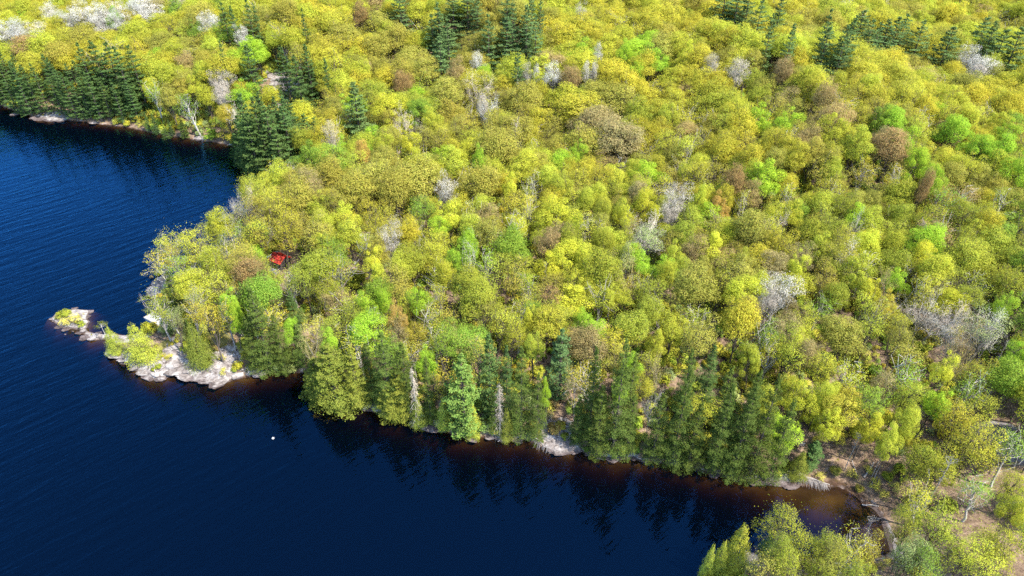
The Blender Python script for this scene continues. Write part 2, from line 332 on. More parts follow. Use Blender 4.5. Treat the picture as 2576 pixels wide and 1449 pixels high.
# ------------------------------------------------------------------ ground and water
msk = np.zeros(GX.shape + (4,)); msk[..., 3] = 1
PXg, PYg, DEPg = project(GX, GY, GH)
def spot(px, py, rx, ry):
    x, y, _ = hit(px, py); sc = FPX / float(project(x, y, 0)[2]); f = ray(px, py)
    el = -f[2] / np.linalg.norm(f); return np.exp(-((((GX - x) * sc / rx) ** 2 + ((GY - y) * sc * el / ry) ** 2) ** 1.5))
ROCKS_G = [(185,806,60,30),(240,848,50,14),(330,850,60,12),(300,892,40,12),(345,915,35,22),(380,935,45,22),(440,915,40,30),(500,940,70,18),(545,945,50,20),
 (570,905,45,30),(440,868,26,22),(405,735,32,36),(385,820,30,10),(640,935,40,8),(925,1028,26,12),(1100,1070,50,10),(1118,1015,16,16),(1400,1090,40,34),(1430,1130,50,12),(1370,1060,20,20),
 (1560,1150,60,10),(1700,1168,40,8),(1920,1208,80,12),(1990,1195,40,14),(130,296,60,8),(660,185,60,14),(705,212,30,20),(750,222,40,10),(500,352,20,6),(1900,1415,50,14),(655,478,22,6)]
for a in ROCKS_G: msk[..., 0] = np.maximum(msk[..., 0], spot(*a))
msk[..., 0] = np.maximum(msk[..., 0], 0.52 * np.exp(-((GD - 0.4) / 1.1) ** 2))
for a in [(180,800,34,16),(460,895,40,22),(420,880,40,26),(400,915,60,10),(530,860,60,40),(700,780,40,60),(800,460,60,26),(400,697,24,10),(560,890,40,20),(720,905,40,20),(640,440,60,20)]:
    msk[..., 1] = np.maximum(msk[..., 1], 0.9 * spot(*a))
msk[..., 1] = np.maximum(msk[..., 1], 0.42)
for a in [(1470,665,60,10),(1600,690,60,9),(930,598,50,9),(1040,602,40,8),(2500,1085,55,22),(2560,1130,50,30),(2225,1330,16,70),(2250,1390,24,40),(1990,800,40,8)]:
    msk[..., 2] = np.maximum(msk[..., 2], spot(*a))
ny, nx = GX.shape
V = np.stack([GX, GY, GH], -1).reshape(-1, 3)
idx = np.arange(nx * ny).reshape(ny, nx)
F = np.stack([idx[:-1, :-1], idx[:-1, 1:], idx[1:, 1:], idx[1:, :-1]], -1).reshape(-1, 4)
mb = MB(); mb.add(V, F); me = mb.mesh('ground', M['ground'])
at = me.color_attributes.new('mask', 'FLOAT_COLOR', 'POINT'); at.data.foreach_set('color', msk.reshape(-1))
me.polygons.foreach_set('use_smooth', [True] * len(me.polygons))
g = link('ground', me); g['kind'] = 'structure'; g['label'] = 'wooded lakeshore ground with leaf litter, rock and the lake bed'
mb = MB(); mb.box(-3000, 3000, -900, 3000, -22, 0)
wo = link('water', mb.mesh('water', M['water'])); wo['kind'] = 'structure'; wo['label'] = 'dark blue rippled lake'

# ------------------------------------------------------------------ tree prototypes
def rdirs(n, zmin, rng):
    z = rng.uniform(zmin, 1, n); t = rng.uniform(0, 2 * np.pi, n); r = np.sqrt(1 - z * z)
    return np.stack([r * np.cos(t), r * np.sin(t), z], 1)
def limb(mb, a, b, r0, r1, rng, sag=0.12, k=4, n=4):
    a = np.array(a, float); b = np.array(b, float); t = np.linspace(0, 1, n)[:, None]
    L = np.linalg.norm(b - a); p = a + (b - a) * t; off = rng.normal(size=3) * sag * L; off[2] = -abs(off[2]) * 0.6
    p = p + off * (np.sin(np.pi * t)); mb.tube(p, np.linspace(r0, r1, n), k, cap=False); return p
def broad(seed, Rr=4.5, H=16.0, cz=11.4, rz=4.3, nl=28, lr=(1.2, 2.0), per=125, size=0.42, zmin=-0.45, bark='bark', leafm='leaf', spread=0.85, fill=0.12, twigs=3):
    rng = np.random.default_rng(seed); mt = MB(); mc = MB()
    lean = rng.normal(size=2) * 0.35
    top = np.array([lean[0], lean[1], cz - 0.2 * rz])
    zs = np.linspace(0, 1, 6)[:, None]
    path = np.array([0, 0, -0.6]) * (1 - zs) + top * zs + np.concatenate([rng.normal(size=(6, 2)) * 0.12, np.zeros((6, 1))], 1)
    mt.tube(path, np.linspace(0.26, 0.13, 6) * (H / 16), 6, cap=False)
    D = rdirs(nl, zmin, rng)
    # even the lobes out
    for _ in range(12):
        df = D[:, None] - D[None]; ds = (df ** 2).sum(-1) + 0.02; D = D + 0.04 * (df / ds[..., None] ** 1.0).sum(1) / nl * 6
        D[:, 2] = np.maximum(D[:, 2], zmin); D /= np.linalg.norm(D, axis=1)[:, None]
    rad = rng.uniform(0.5, 0.98, nl)[:, None]
    ph = rng.uniform(0, 6.28, 4); K = rng.normal(size=(4, 3)) * 2.0; rad = rad * (0.98 + 0.13 * np.cos(D @ K.T + ph).sum(1))[:, None]
    cen = D * rad * np.array([Rr, Rr, rz]) + np.array([lean[0], lean[1], cz])
    cen[:, :2] += rng.normal(size=(nl, 2)) * 0.25
    for i in range(nl):
        s = path[rng.integers(2, 6)]; r = 0.085 * (H / 16)
        p = limb(mt, s, cen[i] - D[i] * 0.2, r, 0.025, rng)
        for q in range(twigs):
            e = cen[i] + rdirs(1, -0.3, rng)[0] * lr[1] * 0.85; limb(mt, p[rng.integers(1, 4)], e, 0.035, 0.012, rng, 0.1, 3, 3)
    for i in range(nl):
        L = lr[0] * 0.6 + (lr[1] * 1.2 - lr[0] * 0.6) * rng.uniform() ** 1.2; n = int(per * (L / 1.6) ** 2 * rng.uniform(0.7, 1.2))
        d = rdirs(n, -0.75, rng); rr = L * (rng.uniform(0.45, 1.05, n) ** 0.6)[:, None]
        out = cen[i] - np.array([lean[0], lean[1], cz - rz * 0.3]); out = out / np.linalg.norm(out)
        P = cen[i] + d * rr * np.array([1, 1, 0.62])
        N = d * 0.8 + out * 0.5 + rng.normal(size=(n, 3)) * 0.45 + np.array([0, 0, 0.35])
        mc.leaves(P, N, size, 0.85, rng=rng)
    n = int(fill * nl * per)
    if n:
        d = rdirs(n, -0.8, rng); P = np.array([lean[0], lean[1], cz]) + d * (0.75 + 0.26 * rng.normal(size=n)).clip(0.2, 1.4)[:, None] * np.array([Rr, Rr, rz])
        mc.leaves(P, d + rng.normal(size=(n, 3)) * 0.6, size, 0.85, rng=rng)
    return mc.mesh('crown', M[leafm]), mt.mesh('trunk', M[bark]), H, Rr, cz
def pine(seed, H=19.0, Rr=3.8, whorl=16, low=0.09, size=0.5, droop=0.06, dens=46, power=0.5, lv=(0.6, 1.15), bark=None):
    rng = np.random.default_rng(seed); mt = MB(); mc = MB()
    mt.tube([(0, 0, -0.6), (0.05, 0, H * 0.5), (0, 0.05, H * 0.97)], [0.27, 0.17, 0.03], 6, cap=False)
    for w_ in range(whorl):
        f = w_ / (whorl - 1); z = H * (low + (0.985 - low) * f)
        prof = (1 - f) ** power * (0.62 + 0.38 * min(1, f * 4 + 0.35))
        nb = rng.integers(5, 8); ph = rng.uniform(0, 6.28)
        for b in range(nb):
            L = max(0.45, Rr * prof * rng.uniform(*lv)); th = ph + 6.283 * b / nb + rng.normal() * 0.25
            dr = np.array([math.cos(th), math.sin(th), 0]); zz = z + rng.normal() * 0.28
            rise = 0.10 + 0.5 * f - droop * 3
            if L > 0.9: mt.tube([(0, 0, zz), dr * L * 0.9 + np.array([0, 0, zz + L * rise * 0.7])], [0.05, 0.015], 3, cap=False)
            n = int(dens * (0.35 + L / 2.2)); u = rng.uniform(0.22, 1.05, n) ** 0.8
            wd = 0.34 * L * np.sin(np.clip(u, 0, 1) * np.pi * 0.86 + 0.25) * rng.normal(size=n) * 0.8 + rng.normal(size=n) * 0.1
            side = np.array([-dr[1], dr[0], 0])
            P = dr * (u * L)[:, None] + side * wd[:, None]; P[:, 2] += zz + L * rise * u ** 1.5 + np.abs(rng.normal(size=n)) * 0.16 + 0.02
            N = np.array([0, 0, 1.0]) + 0.35 * dr + rng.normal(size=(n, 3)) * 0.42
            mc.leaves(P, N, size, 0.5, up=side + rng.normal(size=(n, 3)) * 0.8, rng=rng)
    n = 30; P = rng.normal(size=(n, 3)) * np.array([0.16, 0.16, 0.5]) + np.array([0, 0, H * 0.98]); mc.leaves(P, rng.normal(size=(n, 3)), 0.35, 0.5, rng=rng)
    return mc.mesh('crown', M['needle']), mt.mesh('trunk', M['bark']), H, Rr, H * 0.45
def hemlock(seed, H=14.0, Rr=4.0, low=0.04, size=0.27, lobes=100, per=95, power=0.75, bulge=0.0, droop=0.22):
    """cedar / hemlock: dense cone of small drooping sprays"""
    rng = np.random.default_rng(seed); mt = MB(); mc = MB()
    mt.tube([(0, 0, -0.6), (0.05, 0, H * 0.5), (0, 0.05, H * 0.95)], [0.24, 0.15, 0.03], 6, cap=False)
    for i in range(lobes):
        f = (i + 0.5) / lobes; f = 1 - (1 - f) ** 0.62; z = H * (low + (0.97 - low) * f)
        prof = (1 - f) ** power * (0.72 + 0.28 * min(1, f * 5)) + bulge * math.sin(math.pi * f)
        th = i * 2.39996 + rng.normal() * 0.35; L = Rr * prof * rng.uniform(0.5, 1.2) + 0.15
        dr = np.array([math.cos(th), math.sin(th), 0]); side = np.array([-dr[1], dr[0], 0])
        if L > 1.2 and i % 2 == 0: mt.tube([(0, 0, z), dr * L * 0.8 + np.array([0, 0, z - 0.1 * L])], [0.04, 0.012], 3, cap=False)
        n = int(per * (0.4 + 0.45 * L / 2)); s = 0.32 + 0.13 * L
        u = rng.uniform(0.45, 1.06, n)
        P = dr * (u * L)[:, None] + side * (rng.normal(size=n) * s * 0.75)[:, None]
        P[:, 2] += z - droop * L * (u ** 2) + rng.normal(size=n) * 0.2 + 0.25 * (1 - ((u - 0.75) / 0.3) ** 2)
        N = dr * 0.75 + np.array([0, 0, 0.8]) + rng.normal(size=(n, 3)) * 0.45
        mc.leaves(P, N, size, 0.6, rng=rng)
    return mc.mesh('crown', M['needle']), mt.mesh('trunk', M['bark']), H, Rr, H * 0.4
def bare(seed, H=16.0, Rr=4.5, fuzz=1500, bark='bark_grey', cz=11.0, rz=4.6):
    rng = np.random.default_rng(seed); mt = MB(); mc = MB()
    ends = []
    def grow(p, d, L, r, lvl):
        n = 4; pts = [p]; q = np.array(p, float); dd = np.array(d, float)
        for i in range(n):
            dd = dd + rng.normal(size=3) * 0.10 + np.array([0, 0, 0.05]); dd /= np.linalg.norm(dd); q = q + dd * L / n; pts.append(q.copy())
        (mt if lvl < 2 else mc).tube(pts, np.linspace(r, r * 0.5, n + 1), 4 if lvl < 2 else 3, cap=False)
        ends.append(q)
        if lvl >= 4: return
        for c in range([7, 5, 4, 3][lvl]):
            s = pts[rng.integers(1 + (lvl == 0), n + 1)]; a = rng.normal(size=3); a -= a @ dd * dd; a /= np.linalg.norm(a)
            nd = dd * rng.uniform(0.55, 0.9) + a * rng.uniform(0.5, 0.85); nd /= np.linalg.norm(nd)
            grow(s, nd, L * rng.uniform(0.5, 0.72), r * 0.48, lvl + 1)
    grow(np.array([0, 0, -0.5]), np.array([0, 0, 1.0]), H * 0.52, 0.24, 0)
    E = np.array(ends)
    c = E[rng.integers(0, len(E), fuzz)] + rng.normal(size=(fuzz, 3)) * 0.35
    mc.leaves(c, rng.normal(size=(fuzz, 3)), 0.75, 0.07, up=rng.normal(size=(fuzz, 3)) + np.array([0, 0, 0.5]), rng=rng)
    return mc.mesh('branches', M['twig']), mt.mesh('trunk', M[bark]), H, Rr, cz
def catkin(seed):
    """budding tree: silver haze of buds over visible limbs"""
    rng = np.random.default_rng(seed)
    c, t, H, Rr, cz = broad(seed, nl=24, per=210, size=0.17, lr=(1.2, 1.9), bark='bark_grey', leafm='twig', twigs=5, fill=0.2)
    return c, t, H, Rr, cz
def deadspruce(seed, H=13.0, Rr=2.2):
    rng = np.random.default_rng(seed); mt = MB(); mc = MB()
    mt.tube([(0, 0, -0.4), (0.1, 0, H * 0.5), (0, 0.1, H)], [0.2, 0.13, 0.03], 6, cap=False)
    for i in range(130):
        f = rng.uniform(0.06, 0.98); z = H * f; th = rng.uniform(0, 6.28); L = Rr * (1 - f) ** 0.6 * rng.uniform(0.5, 1.1) + 0.3
        dr = np.array([math.cos(th), math.sin(th), 0])
        p = [np.array([0, 0, z]), dr * L * 0.5 + [0, 0, z - 0.05 * L], dr * L + np.array([0, 0, z - 0.45 * L])]
        mc.tube(p, [0.035, 0.025, 0.01], 3, cap=False)
        n = 12; P = p[1] + (p[2] - p[1]) * rng.uniform(-0.6, 1, n)[:, None] + rng.normal(size=(n, 3)) * 0.14
        mc.leaves(P, rng.normal(size=(n, 3)), 0.5, 0.09, up=np.array([0, 0, 1.0]) + rng.normal(size=(n, 3)) * 0.6, rng=rng)
    return mc.mesh('branches', M['twig']), mt.mesh('trunk', M['deadwood']), H, Rr, H * 0.45
def snag(seed, H=16.0):
    rng = np.random.default_rng(seed); mt = MB(); mc = MB()
    path = [(0, 0, -0.5), (0.1, 0.1, H * 0.35), (-0.1, 0.1, H * 0.7), (0.05, 0, H)]
    mt.tube(path, [0.24, 0.19, 0.14, 0.05], 6, cap=True)
    for i in range(16):
        z = H * rng.uniform(0.55, 0.97); th = rng.uniform(0, 6.28); dr = np.array([math.cos(th), math.sin(th), 0.7]); L = rng.uniform(0.5, 1.9)
        p = limb(mc, (0, 0, z), dr * L + np.array([0, 0, z]), 0.07, 0.02, rng, 0.15)
        for q in range(3): limb(mc, p[rng.integers(1, 4)], p[3] + rng.normal(size=3) * 0.7, 0.03, 0.01, rng, 0.1, 3, 3)
    return mc.mesh('branches', M['deadwood']), mt.mesh('trunk', M['deadwood']), H, 2.5, H * 0.5
def bush(seed, leafy=True):
    rng = np.random.default_rng(seed); mt = MB(); mc = MB()
    for i in range(14):
        e = rdirs(1, 0.25, rng)[0] * np.array([1.1, 1.1, 1.5]); limb(mt, (0, 0, -0.1), e, 0.03, 0.01, rng, 0.1, 3, 3)
    for i in range(11):
        d = rdirs(1, 0.05, rng)[0]; c = d * np.array([0.75, 0.75, 0.8]) + np.array([0, 0, 0.35]); n = 46
        dd = rdirs(n, -0.5, rng); P = c + dd * rng.uniform(0.15, 0.5, n)[:, None]; P[:, 2] = np.maximum(P[:, 2], 0.03)
        mc.leaves(P, dd + d + rng.normal(size=(n, 3)) * 0.5, 0.26 if leafy else 0.3, 0.8 if leafy else 0.16, rng=rng)
    return mc.mesh('foliage', M['leaf' if leafy else 'twig']), mt.mesh('stems', M['bark']), 1.8, 1.25, 0.8

PROTO = {
 'broad': [broad(100 + i, nl=34 + (i % 3) * 4, Rr=4.5, rz=4.0 + 0.25 * (i % 3), per=250, size=0.27, fill=0.35) for i in range(6)],
 'sparse': [broad(140 + i, nl=26, per=230, size=0.21, twigs=5, cz=10.6, rz=4.9, zmin=-0.7, lr=(1.1, 1.8)) for i in range(5)],
 'maple': [broad(200 + i, nl=20, lr=(1.4, 2.1), per=520, size=0.23, rz=4.8, cz=10.6, zmin=-0.6, fill=0.05) for i in range(3)],
 'slim': [broad(300 + i, Rr=2.7, H=14.0, cz=9.4, rz=4.4, nl=18, lr=(0.8, 1.4), per=210, size=0.21, zmin=-0.75, bark='bark_grey' if i % 2 else 'bark', twigs=3) for i in range(4)],
 'birch': [broad(340 + i, Rr=2.7, H=14.0, cz=9.6, rz=4.2, nl=17, lr=(0.8, 1.3), per=170, size=0.19, zmin=-0.7, bark='bark_white', twigs=3) for i in range(3)],
 'pine': [pine(400 + i, whorl=13 + i % 4, lv=(0.45, 1.2), size=0.4, dens=62) for i in range(5)],
 'hemlock': [pine(500 + i, H=14, Rr=4.2, whorl=19 + i % 2, low=0.03, size=0.23, droop=0.11, dens=125, power=0.6, lv=(0.45, 1.2)) for i in range(5)],
 'cedar': [hemlock(520 + i, H=11, Rr=4.0, low=0.02, power=0.85, bulge=0.02, lobes=130, droop=0.14, size=0.2, per=125) for i in range(3)],
 'bare': [bare(600 + i) for i in range(3)],
 'silver': [catkin(620 + i) for i in range(3)],
 'dead': [deadspruce(640 + i) for i in range(2)],
 'snag': [snag(660 + i) for i in range(2)],
 'bush': [bush(680 + i) for i in range(2)], 'scrub': [bush(690 + i, False) for i in range(2)],
}
NAMES = {'broad': ('broadleaf_tree', 'broadleaf tree'), 'sparse': ('oak_tree', 'oak tree'), 'maple': ('maple_tree', 'maple tree'), 'slim': ('young_tree', 'young tree'),
 'birch': ('birch_tree', 'birch tree'), 'pine': ('pine_tree', 'pine tree'), 'hemlock': ('hemlock_tree', 'hemlock tree'), 'cedar': ('cedar_tree', 'cedar tree'),
 'bare': ('bare_tree', 'bare tree'), 'silver': ('budding_tree', 'budding tree'), 'dead': ('dead_spruce', 'dead tree'), 'snag': ('tree_snag', 'dead tree'),
 'bush': ('shrub', 'shrub'), 'scrub': ('bare_shrub', 'shrub')}
WORD = {'broad': 'domed tree', 'sparse': 'thin-leaved oak', 'maple': 'leafy maple', 'slim': 'slender tree', 'birch': 'pale-stemmed birch', 'pine': 'pine', 'hemlock': 'hemlock',
 'cedar': 'cedar', 'bare': 'leafless tree', 'silver': 'budding tree', 'dead': 'dead spruce', 'snag': 'broken dead trunk', 'bush': 'leafy shrub', 'scrub': 'dry twiggy shrub'}
GROUP = {'broad': 'round-crowned forest trees', 'sparse': 'thin-leaved oaks', 'maple': 'bright leafy maples', 'slim': 'slender young trees', 'birch': 'pale-stemmed birches', 'pine': 'dark pines',
 'hemlock': 'shoreline hemlocks', 'cedar': 'shoreline cedars', 'bare': 'leafless trees', 'silver': 'silvery budding trees', 'dead': 'dead spruces', 'snag': 'standing dead trunks', 'bush': 'leafy shrubs', 'scrub': 'dry shrubs'}
# colours: (photo colour, word)
COL = {'A': ((184,178,64), 'olive-gold'), 'B': ((168,162,72), 'tan'), 'C': ((180,184,66), 'yellow-green'), 'D': ((160,190,60), 'lime green'), 'E': ((166,150,98), 'pinkish brown'),
 'F': ((138,164,62), 'fresh green'), 'G': ((150,160,96), 'grey-green'), 'Y': ((194,196,66), 'bright yellow'), 'O': ((190,160,84), 'orange'), 'R': ((162,138,90), 'rusty brown'),
 'W': ((188,184,172), 'silver-white'), 'S': ((172,162,146), 'grey'), 'P': ((80,102,54), 'dark green'), 'Q': ((92,114,66), 'blue-green'), 'H': ((120,126,50), 'olive'), 'K': ((86,100,44), 'deep olive'),
 'T': ((182,172,66), 'golden tan'), 'N': ((160,166,62), 'olive-green'), 'M': ((106,132,62), 'mid-green')}
KGAIN = 0.88
def tintof(key, jit=0.0, rnd=random):
    c = lin(COL[key][0]); j = 1 + jit * rnd.uniform(-1, 1); h = jit * 0.5 * rnd.uniform(-1, 1)
    return (c[0] * KGAIN * j * (1 + h), c[1] * KGAIN * j, c[2] * KGAIN * j * (1 - h))
LAND = [('the red-roofed cabin', 705, 655), ('the white pontoon boat', 392, 803), ('the rocky islet', 175, 800), ('the grey leafless giant', 1625, 583),
 ('the orange maple', 1015, 796), ('the dead shoreline spruce', 1052, 1010), ('the shallow brown cove', 2090, 1265), ('the rock cliff', 700, 205), ('the cream-white tree', 1392, 195),
 ('the silver far-right tree', 2450, 163), ('the lakeside pine clump', 700, 380), ('the white budding maple', 1122, 487), ('the lime maple pair', 1935, 305), ('the tall leaning tree', 2493, 833),
 ('the yellow maples', 1800, 570), ('the long road gap', 1480, 668), ('the left islet end', 132, 802), ('the raft-side shore', 440, 800), ('the middle hemlocks', 1540, 1020), ('the white birch trunks', 1195, 690), ('the bottom birch', 2137, 1345), ('the far brown clearing', 2060, 155), ('the white upper-left trees', 250, 45), ('the bend of the bay', 500, 350), ('the orange lower maple', 2127, 1022), ('the central yellow maple', 1335, 806), ('the upper lime clump', 1630, 135), ('the right-edge lime trees', 2540, 400), ('the last cove hemlock', 1935, 1110), ('the peninsula tip', 420, 900), ('the upper pine stand', 1290, 90), ('the far-shore pines', 190, 250), ('the grey shore rocks', 1410, 1090)]
TOL = []
def label_for(first, px, py, root=None):
    if root is not None: TOL.append((root, first, px, py))
    return first
ORD = ['nearest', 'second', 'third', 'fourth', 'fifth', 'sixth', 'seventh', 'eighth', 'ninth', 'tenth', 'eleventh', 'twelfth', 'thirteenth', 'fourteenth', 'fifteenth', 'sixteenth', 'seventeenth', 'eighteenth', 'nineteenth', 'twentieth']
def finish_labels():
    """every thing is named by its look and by its rank from the closest landmark in one of eight directions"""
    G = {}
    for root, first, px, py in TOL:
        k = min(LAND, key=lambda q: (q[1] - px) ** 2 + ((q[2] - py) * 1.3) ** 2); dx, dy = px - k[1], (py - k[2]) * 1.3
        a = math.degrees(math.atan2(-dy, dx)) % 360
        rel = ['right of', 'above right of', 'above', 'above left of', 'left of', 'below left of', 'below', 'below right of'][int((a + 22.5) // 45) % 8]
        G.setdefault((first, rel, k[0]), []).append((math.hypot(dx, dy), root))
    for (first, rel, lm), L in G.items():
        L.sort(key=lambda t: t[0])
        for i, (d, root) in enumerate(L):
            if len(L) == 1: root['label'] = f"{first} {rel} {lm}"
            else: root['label'] = f"{first}, {ORD[min(i, 19)]}{'' if i == 0 else ' nearest'} {rel} {lm}"
protos_placed = {}
def place(kind, x, y, r=None, H=None, key='A', vi=None, jit=0.12, label=None, rot=None, tilt=(0, 0), base=None, px=None, py=None):
    P = PROTO[kind]; vi = random.randrange(len(P)) if vi is None else vi % len(P); cm, tm, pH, pR, cz = P[vi]
    r = r or pR; H = H or pH; z = (hgt(x, y) if base is None else base)
    root = bpy.data.objects.new(NAMES[kind][0], None); root.empty_display_size = 0.5; C.objects.link(root)
    root.location = (x, y, z); root.rotation_euler = (tilt[0], tilt[1], random.uniform(0, 6.28) if rot is None else rot); q = 0.14 if kind in ('broad', 'sparse', 'maple', 'slim', 'birch', 'silver') else 0.05; e = random.uniform(-q, q); root.scale = (r / pR * (1 + e), r / pR * (1 - e), H / pH)
    if kind in ('broad', 'sparse', 'maple', 'slim', 'birch'): root.rotation_euler[0] += random.uniform(-0.13, 0.13); root.rotation_euler[1] += random.uniform(-0.13, 0.13)
    t = tintof(key, jit)
    if (kind, vi) in protos_placed:
        c0, t0 = protos_placed[(kind, vi)]; c = c0.copy(); tr = t0.copy(); C.objects.link(c); C.objects.link(tr); c.parent = root; tr.parent = root
    else:
        c = link(cm.name.split('.')[0], cm, root); tr = link(tm.name.split('.')[0], tm, root); protos_placed[(kind, vi)] = (c, tr)
    c['tint'] = t
    qx, qy, _ = project(x, y, z + cz * H / pH)
    qx = float(qx) if px is None else px; qy = float(qy) if py is None else py
    size = 'tall ' if H > 17 and kind in ('pine', 'hemlock', 'snag') else ('small ' if H < 0.62 * pH else ('broad ' if r > 1.18 * pR else ''))
    root['label'] = label or label_for(f"{size}{COL[key][1]} {WORD[kind]}", qx, qy, root)
    root['category'] = NAMES[kind][1]; root['group'] = GROUP[kind]
    return root

# ------------------------------------------------------------------ hand-placed trees, measured on the photograph (2576 x 1449 grid)
OCC = []      # (x, y, r) already taken
def by_base(kind, px, ytop, ybase, wpx, key, **kw):
    x, y, z = hit(px, ybase); dep = float(project(x, y, z)[2])
    el = math.asin(CAM_H - z > 0 and (CAM_H - z) / math.sqrt(x * x + y * y + (CAM_H - z) ** 2))
    H = (ybase - ytop) * dep / FPX / math.cos(el) * 0.97; r = 0.5 * wpx * dep / FPX
    OCC.append((x, y, r)); return place(kind, x, y, r, H, key, **kw)
def by_crown(kind, px, py, wpx, key, H=None, **kw):
    P = PROTO[kind][0]; H = H or (random.uniform(13.5, 16.5) if py > 520 else random.uniform(17, 19.5))
    x, y, z = hit(px, py, H * P[4] / P[2]); dep = float(project(x, y, z + 10)[2]); r = 0.5 * wpx * dep / FPX
    if interp(GD, x, y)[0] < 0.8: return None
    OCC.append((x, y, r)); q = math.hypot(x, y); OCC.append((x - x / q * r * 0.9, y - y / q * r * 0.9, r * (0.75 if py < 520 else 0.1))); return place(kind, x, y, r, H, key, **kw)

PINES = [(7,145,262,34),(47,200,286,32),(83,160,294,36),(127,167,288,34),(160,180,292,32),(197,185,303,36),(230,117,215,36),(197,123,200,30),(267,120,215,38),(290,133,210,32),
 (257,187,304,36),(283,200,300,30),(293,173,272,34),(323,127,182,30),(347,160,250,34),(350,207,306,34),(620,127,218,34),(707,133,205,36),(740,153,226,32),(767,127,192,28),(817,160,192,18),
 (620,12,52,24),(557,20,48,24),(580,28,48,20),(637,18,36,14),(760,36,62,16),(553,113,135,14),(105,190,290,28),(180,200,298,28),(232,200,300,30),(20,170,266,28),(315,205,312,26),(65,215,292,26),(215,215,302,26),(335,180,285,26),
 (653,250,452,60),(627,295,425,44),(707,277,462,60),(743,280,440,56),(783,293,405,50),(683,258,462,56),(612,318,418,42),(660,300,470,64),(805,300,388,40),(720,330,468,58),(640,350,462,50),(765,315,420,46),(690,330,470,60),
 (889,222,330,44),(1002,-25,24,34),(1138,-12,42,34),(1175,-12,32,40),(1085,50,118,34),(1105,45,120,34),(1125,60,118,36),(1105,102,152,34),(1275,-2,72,30),(1275,55,115,38),(1338,0,62,22),(1325,28,118,34),
 (1228,50,106,28),(1303,134,186,22),(1348,56,118,30),(1100,20,70,26),(1200,0,40,24),(1290,8,50,24),(1360,0,30,18),
 (1827,-18,26,40),(1860,-12,42,44),(1887,-10,38,40),(1917,14,60,34),(1967,10,52,34),(2090,38,84,24),(1997,75,132,26),(2087,80,132,40),(2173,38,108,46),(2150,62,118,36),(2133,78,138,34),(2197,62,118,34),(2237,62,120,44),
 (2263,54,114,40),(2283,48,108,36),(2323,66,114,44),(2397,80,134,46),(2483,56,134,44),(2530,88,142,50),(2570,82,144,44),(2505,66,130,34),(1945,50,90,24),(2215,70,122,30),
 (1170,915,1092,84),(1235,865,1058,64),(1405,845,1012,66),(2030,1108,1182,46),(2350,1010,1190,1)]
def by_top(kind, px, ytop, wpx, key, H, **kw):
    x, y, z = hit(px, ytop, H * 0.97); dep = float(project(x, y, z + H * 0.6)[2]); r = 0.5 * wpx * dep / FPX
    OCC.append((x, y, r)); q = math.hypot(x, y); OCC.append((x - x / q * r * 1.5, y - y / q * r * 1.5, r * 0.9)); return place(kind, x, y, r, H, key, **kw)
for i, (x, yt, yb, wd) in enumerate(PINES[:-1]):
    if yb < 240 or (x == 889):
        by_top('pine', x, yt - 4, wd * 2.2, 'Q' if x > 850 else 'P', random.uniform(21, 25)); continue
    near = y_ = yb > 800
    by_base('pine', x, yt, yb, wd * 1.35, 'Q' if (yb < 150 or (x, yt) == (1405, 845)) else ('P' if not near else ('M' if x == 1170 else 'P')))
rp = random.Random(3)
for i in range(24):
    x = rp.uniform(-20, 360); yb = 262 + 0.115 * max(x, 0) - rp.uniform(0, 34)
    if x > 200 and rp.random() < 0.3: continue
    by_base('pine', x, yb - rp.uniform(80, 108) * (1 - 0.25 * (x > 250)), yb, 42, 'P')
for i in range(16):
    x = rp.uniform(630, 800); yb = 455 - 0.55 * max(0, x - 700) - rp.uniform(0, 60)
    by_base('pine', x, yb - rp.uniform(125, 160), yb, 54, 'P')
for a in [(1302,67,118,10,'P'),(1292,82,122,9,'P'),(1348,85,122,9,'P'),(892,350,432,44,'P'),(397,288,338,22,'P'),(420,308,348,26,'P'),(467,303,345,30,'K'),(435,300,342,16,'P'),(378,285,330,18,'P'),
          (453,683,780,56,'K'),(433,752,842,46,'P'),(683,735,930,96,'K'),(640,712,842,60,'K'),(767,818,916,62,'K'),(750,735,830,54,'P'),(650,800,925,70,'K'),(720,800,930,70,'K'),
          (850,866,1026,165,'H'),(806,905,996,90,'H'),(905,880,1030,90,'H'),(990,960,1056,90,'H'),(985,845,1038,96,'K'),(940,868,1010,80,'K'),(1030,872,1046,90,'K'),(1085,905,1066,60,'K'),(1010,930,1052,100,'H'),(1310,895,1098,86,'K'),(1275,880,1050,60,'P'),(1480,895,1112,80,'K'),(1540,890,1152,96,'K'),
          (1500,980,1148,84,'K'),(1575,1000,1150,70,'K'),(1640,1000,1166,84,'K'),(1690,950,1172,96,'K'),(1730,1020,1182,90,'K'),(1762,872,1040,80,'P'),(1790,980,1192,96,'K'),(1840,985,1204,100,'K'),(1885,965,1208,96,'K'),
          (1935,1010,1208,84,'K'),(1710,885,1050,70,'K'),(1860,940,1130,90,'K'),(1800,930,1100,90,'K'),(1240,985,1095,50,'K'),(1350,950,1110,60,'K'),(1130,960,1075,50,'K'),(1575,900,1080,70,'K'),(1450,1000,1120,60,'K'),(615,605,690,22,'P')]:
    sh = 8 if a[2] > 1000 else 0
    by_base('hemlock', a[0], a[1] + 6 * (sh > 0), a[2] - sh, a[3] * (0.98 if sh else 1.06), a[4])
for a in [(296,816,887,50,'N'),(366,806,905,84,'N'),(512,806,918,76,'H'),(1055,995,1072,50,'H'),(1120,1000,1078,50,'N'),
          (1190,1010,1096,50,'N'),(1275,1030,1104,46,'H'),(2000,1130,1200,60,'H'),(1840,1318,1432,84,'N'),(1772,1366,1452,40,'N'),(1930,1338,1402,60,'P'),(1800,1360,1445,50,'N')]:
    by_base('cedar', *a[:3], a[3] * 1.08, a[4])

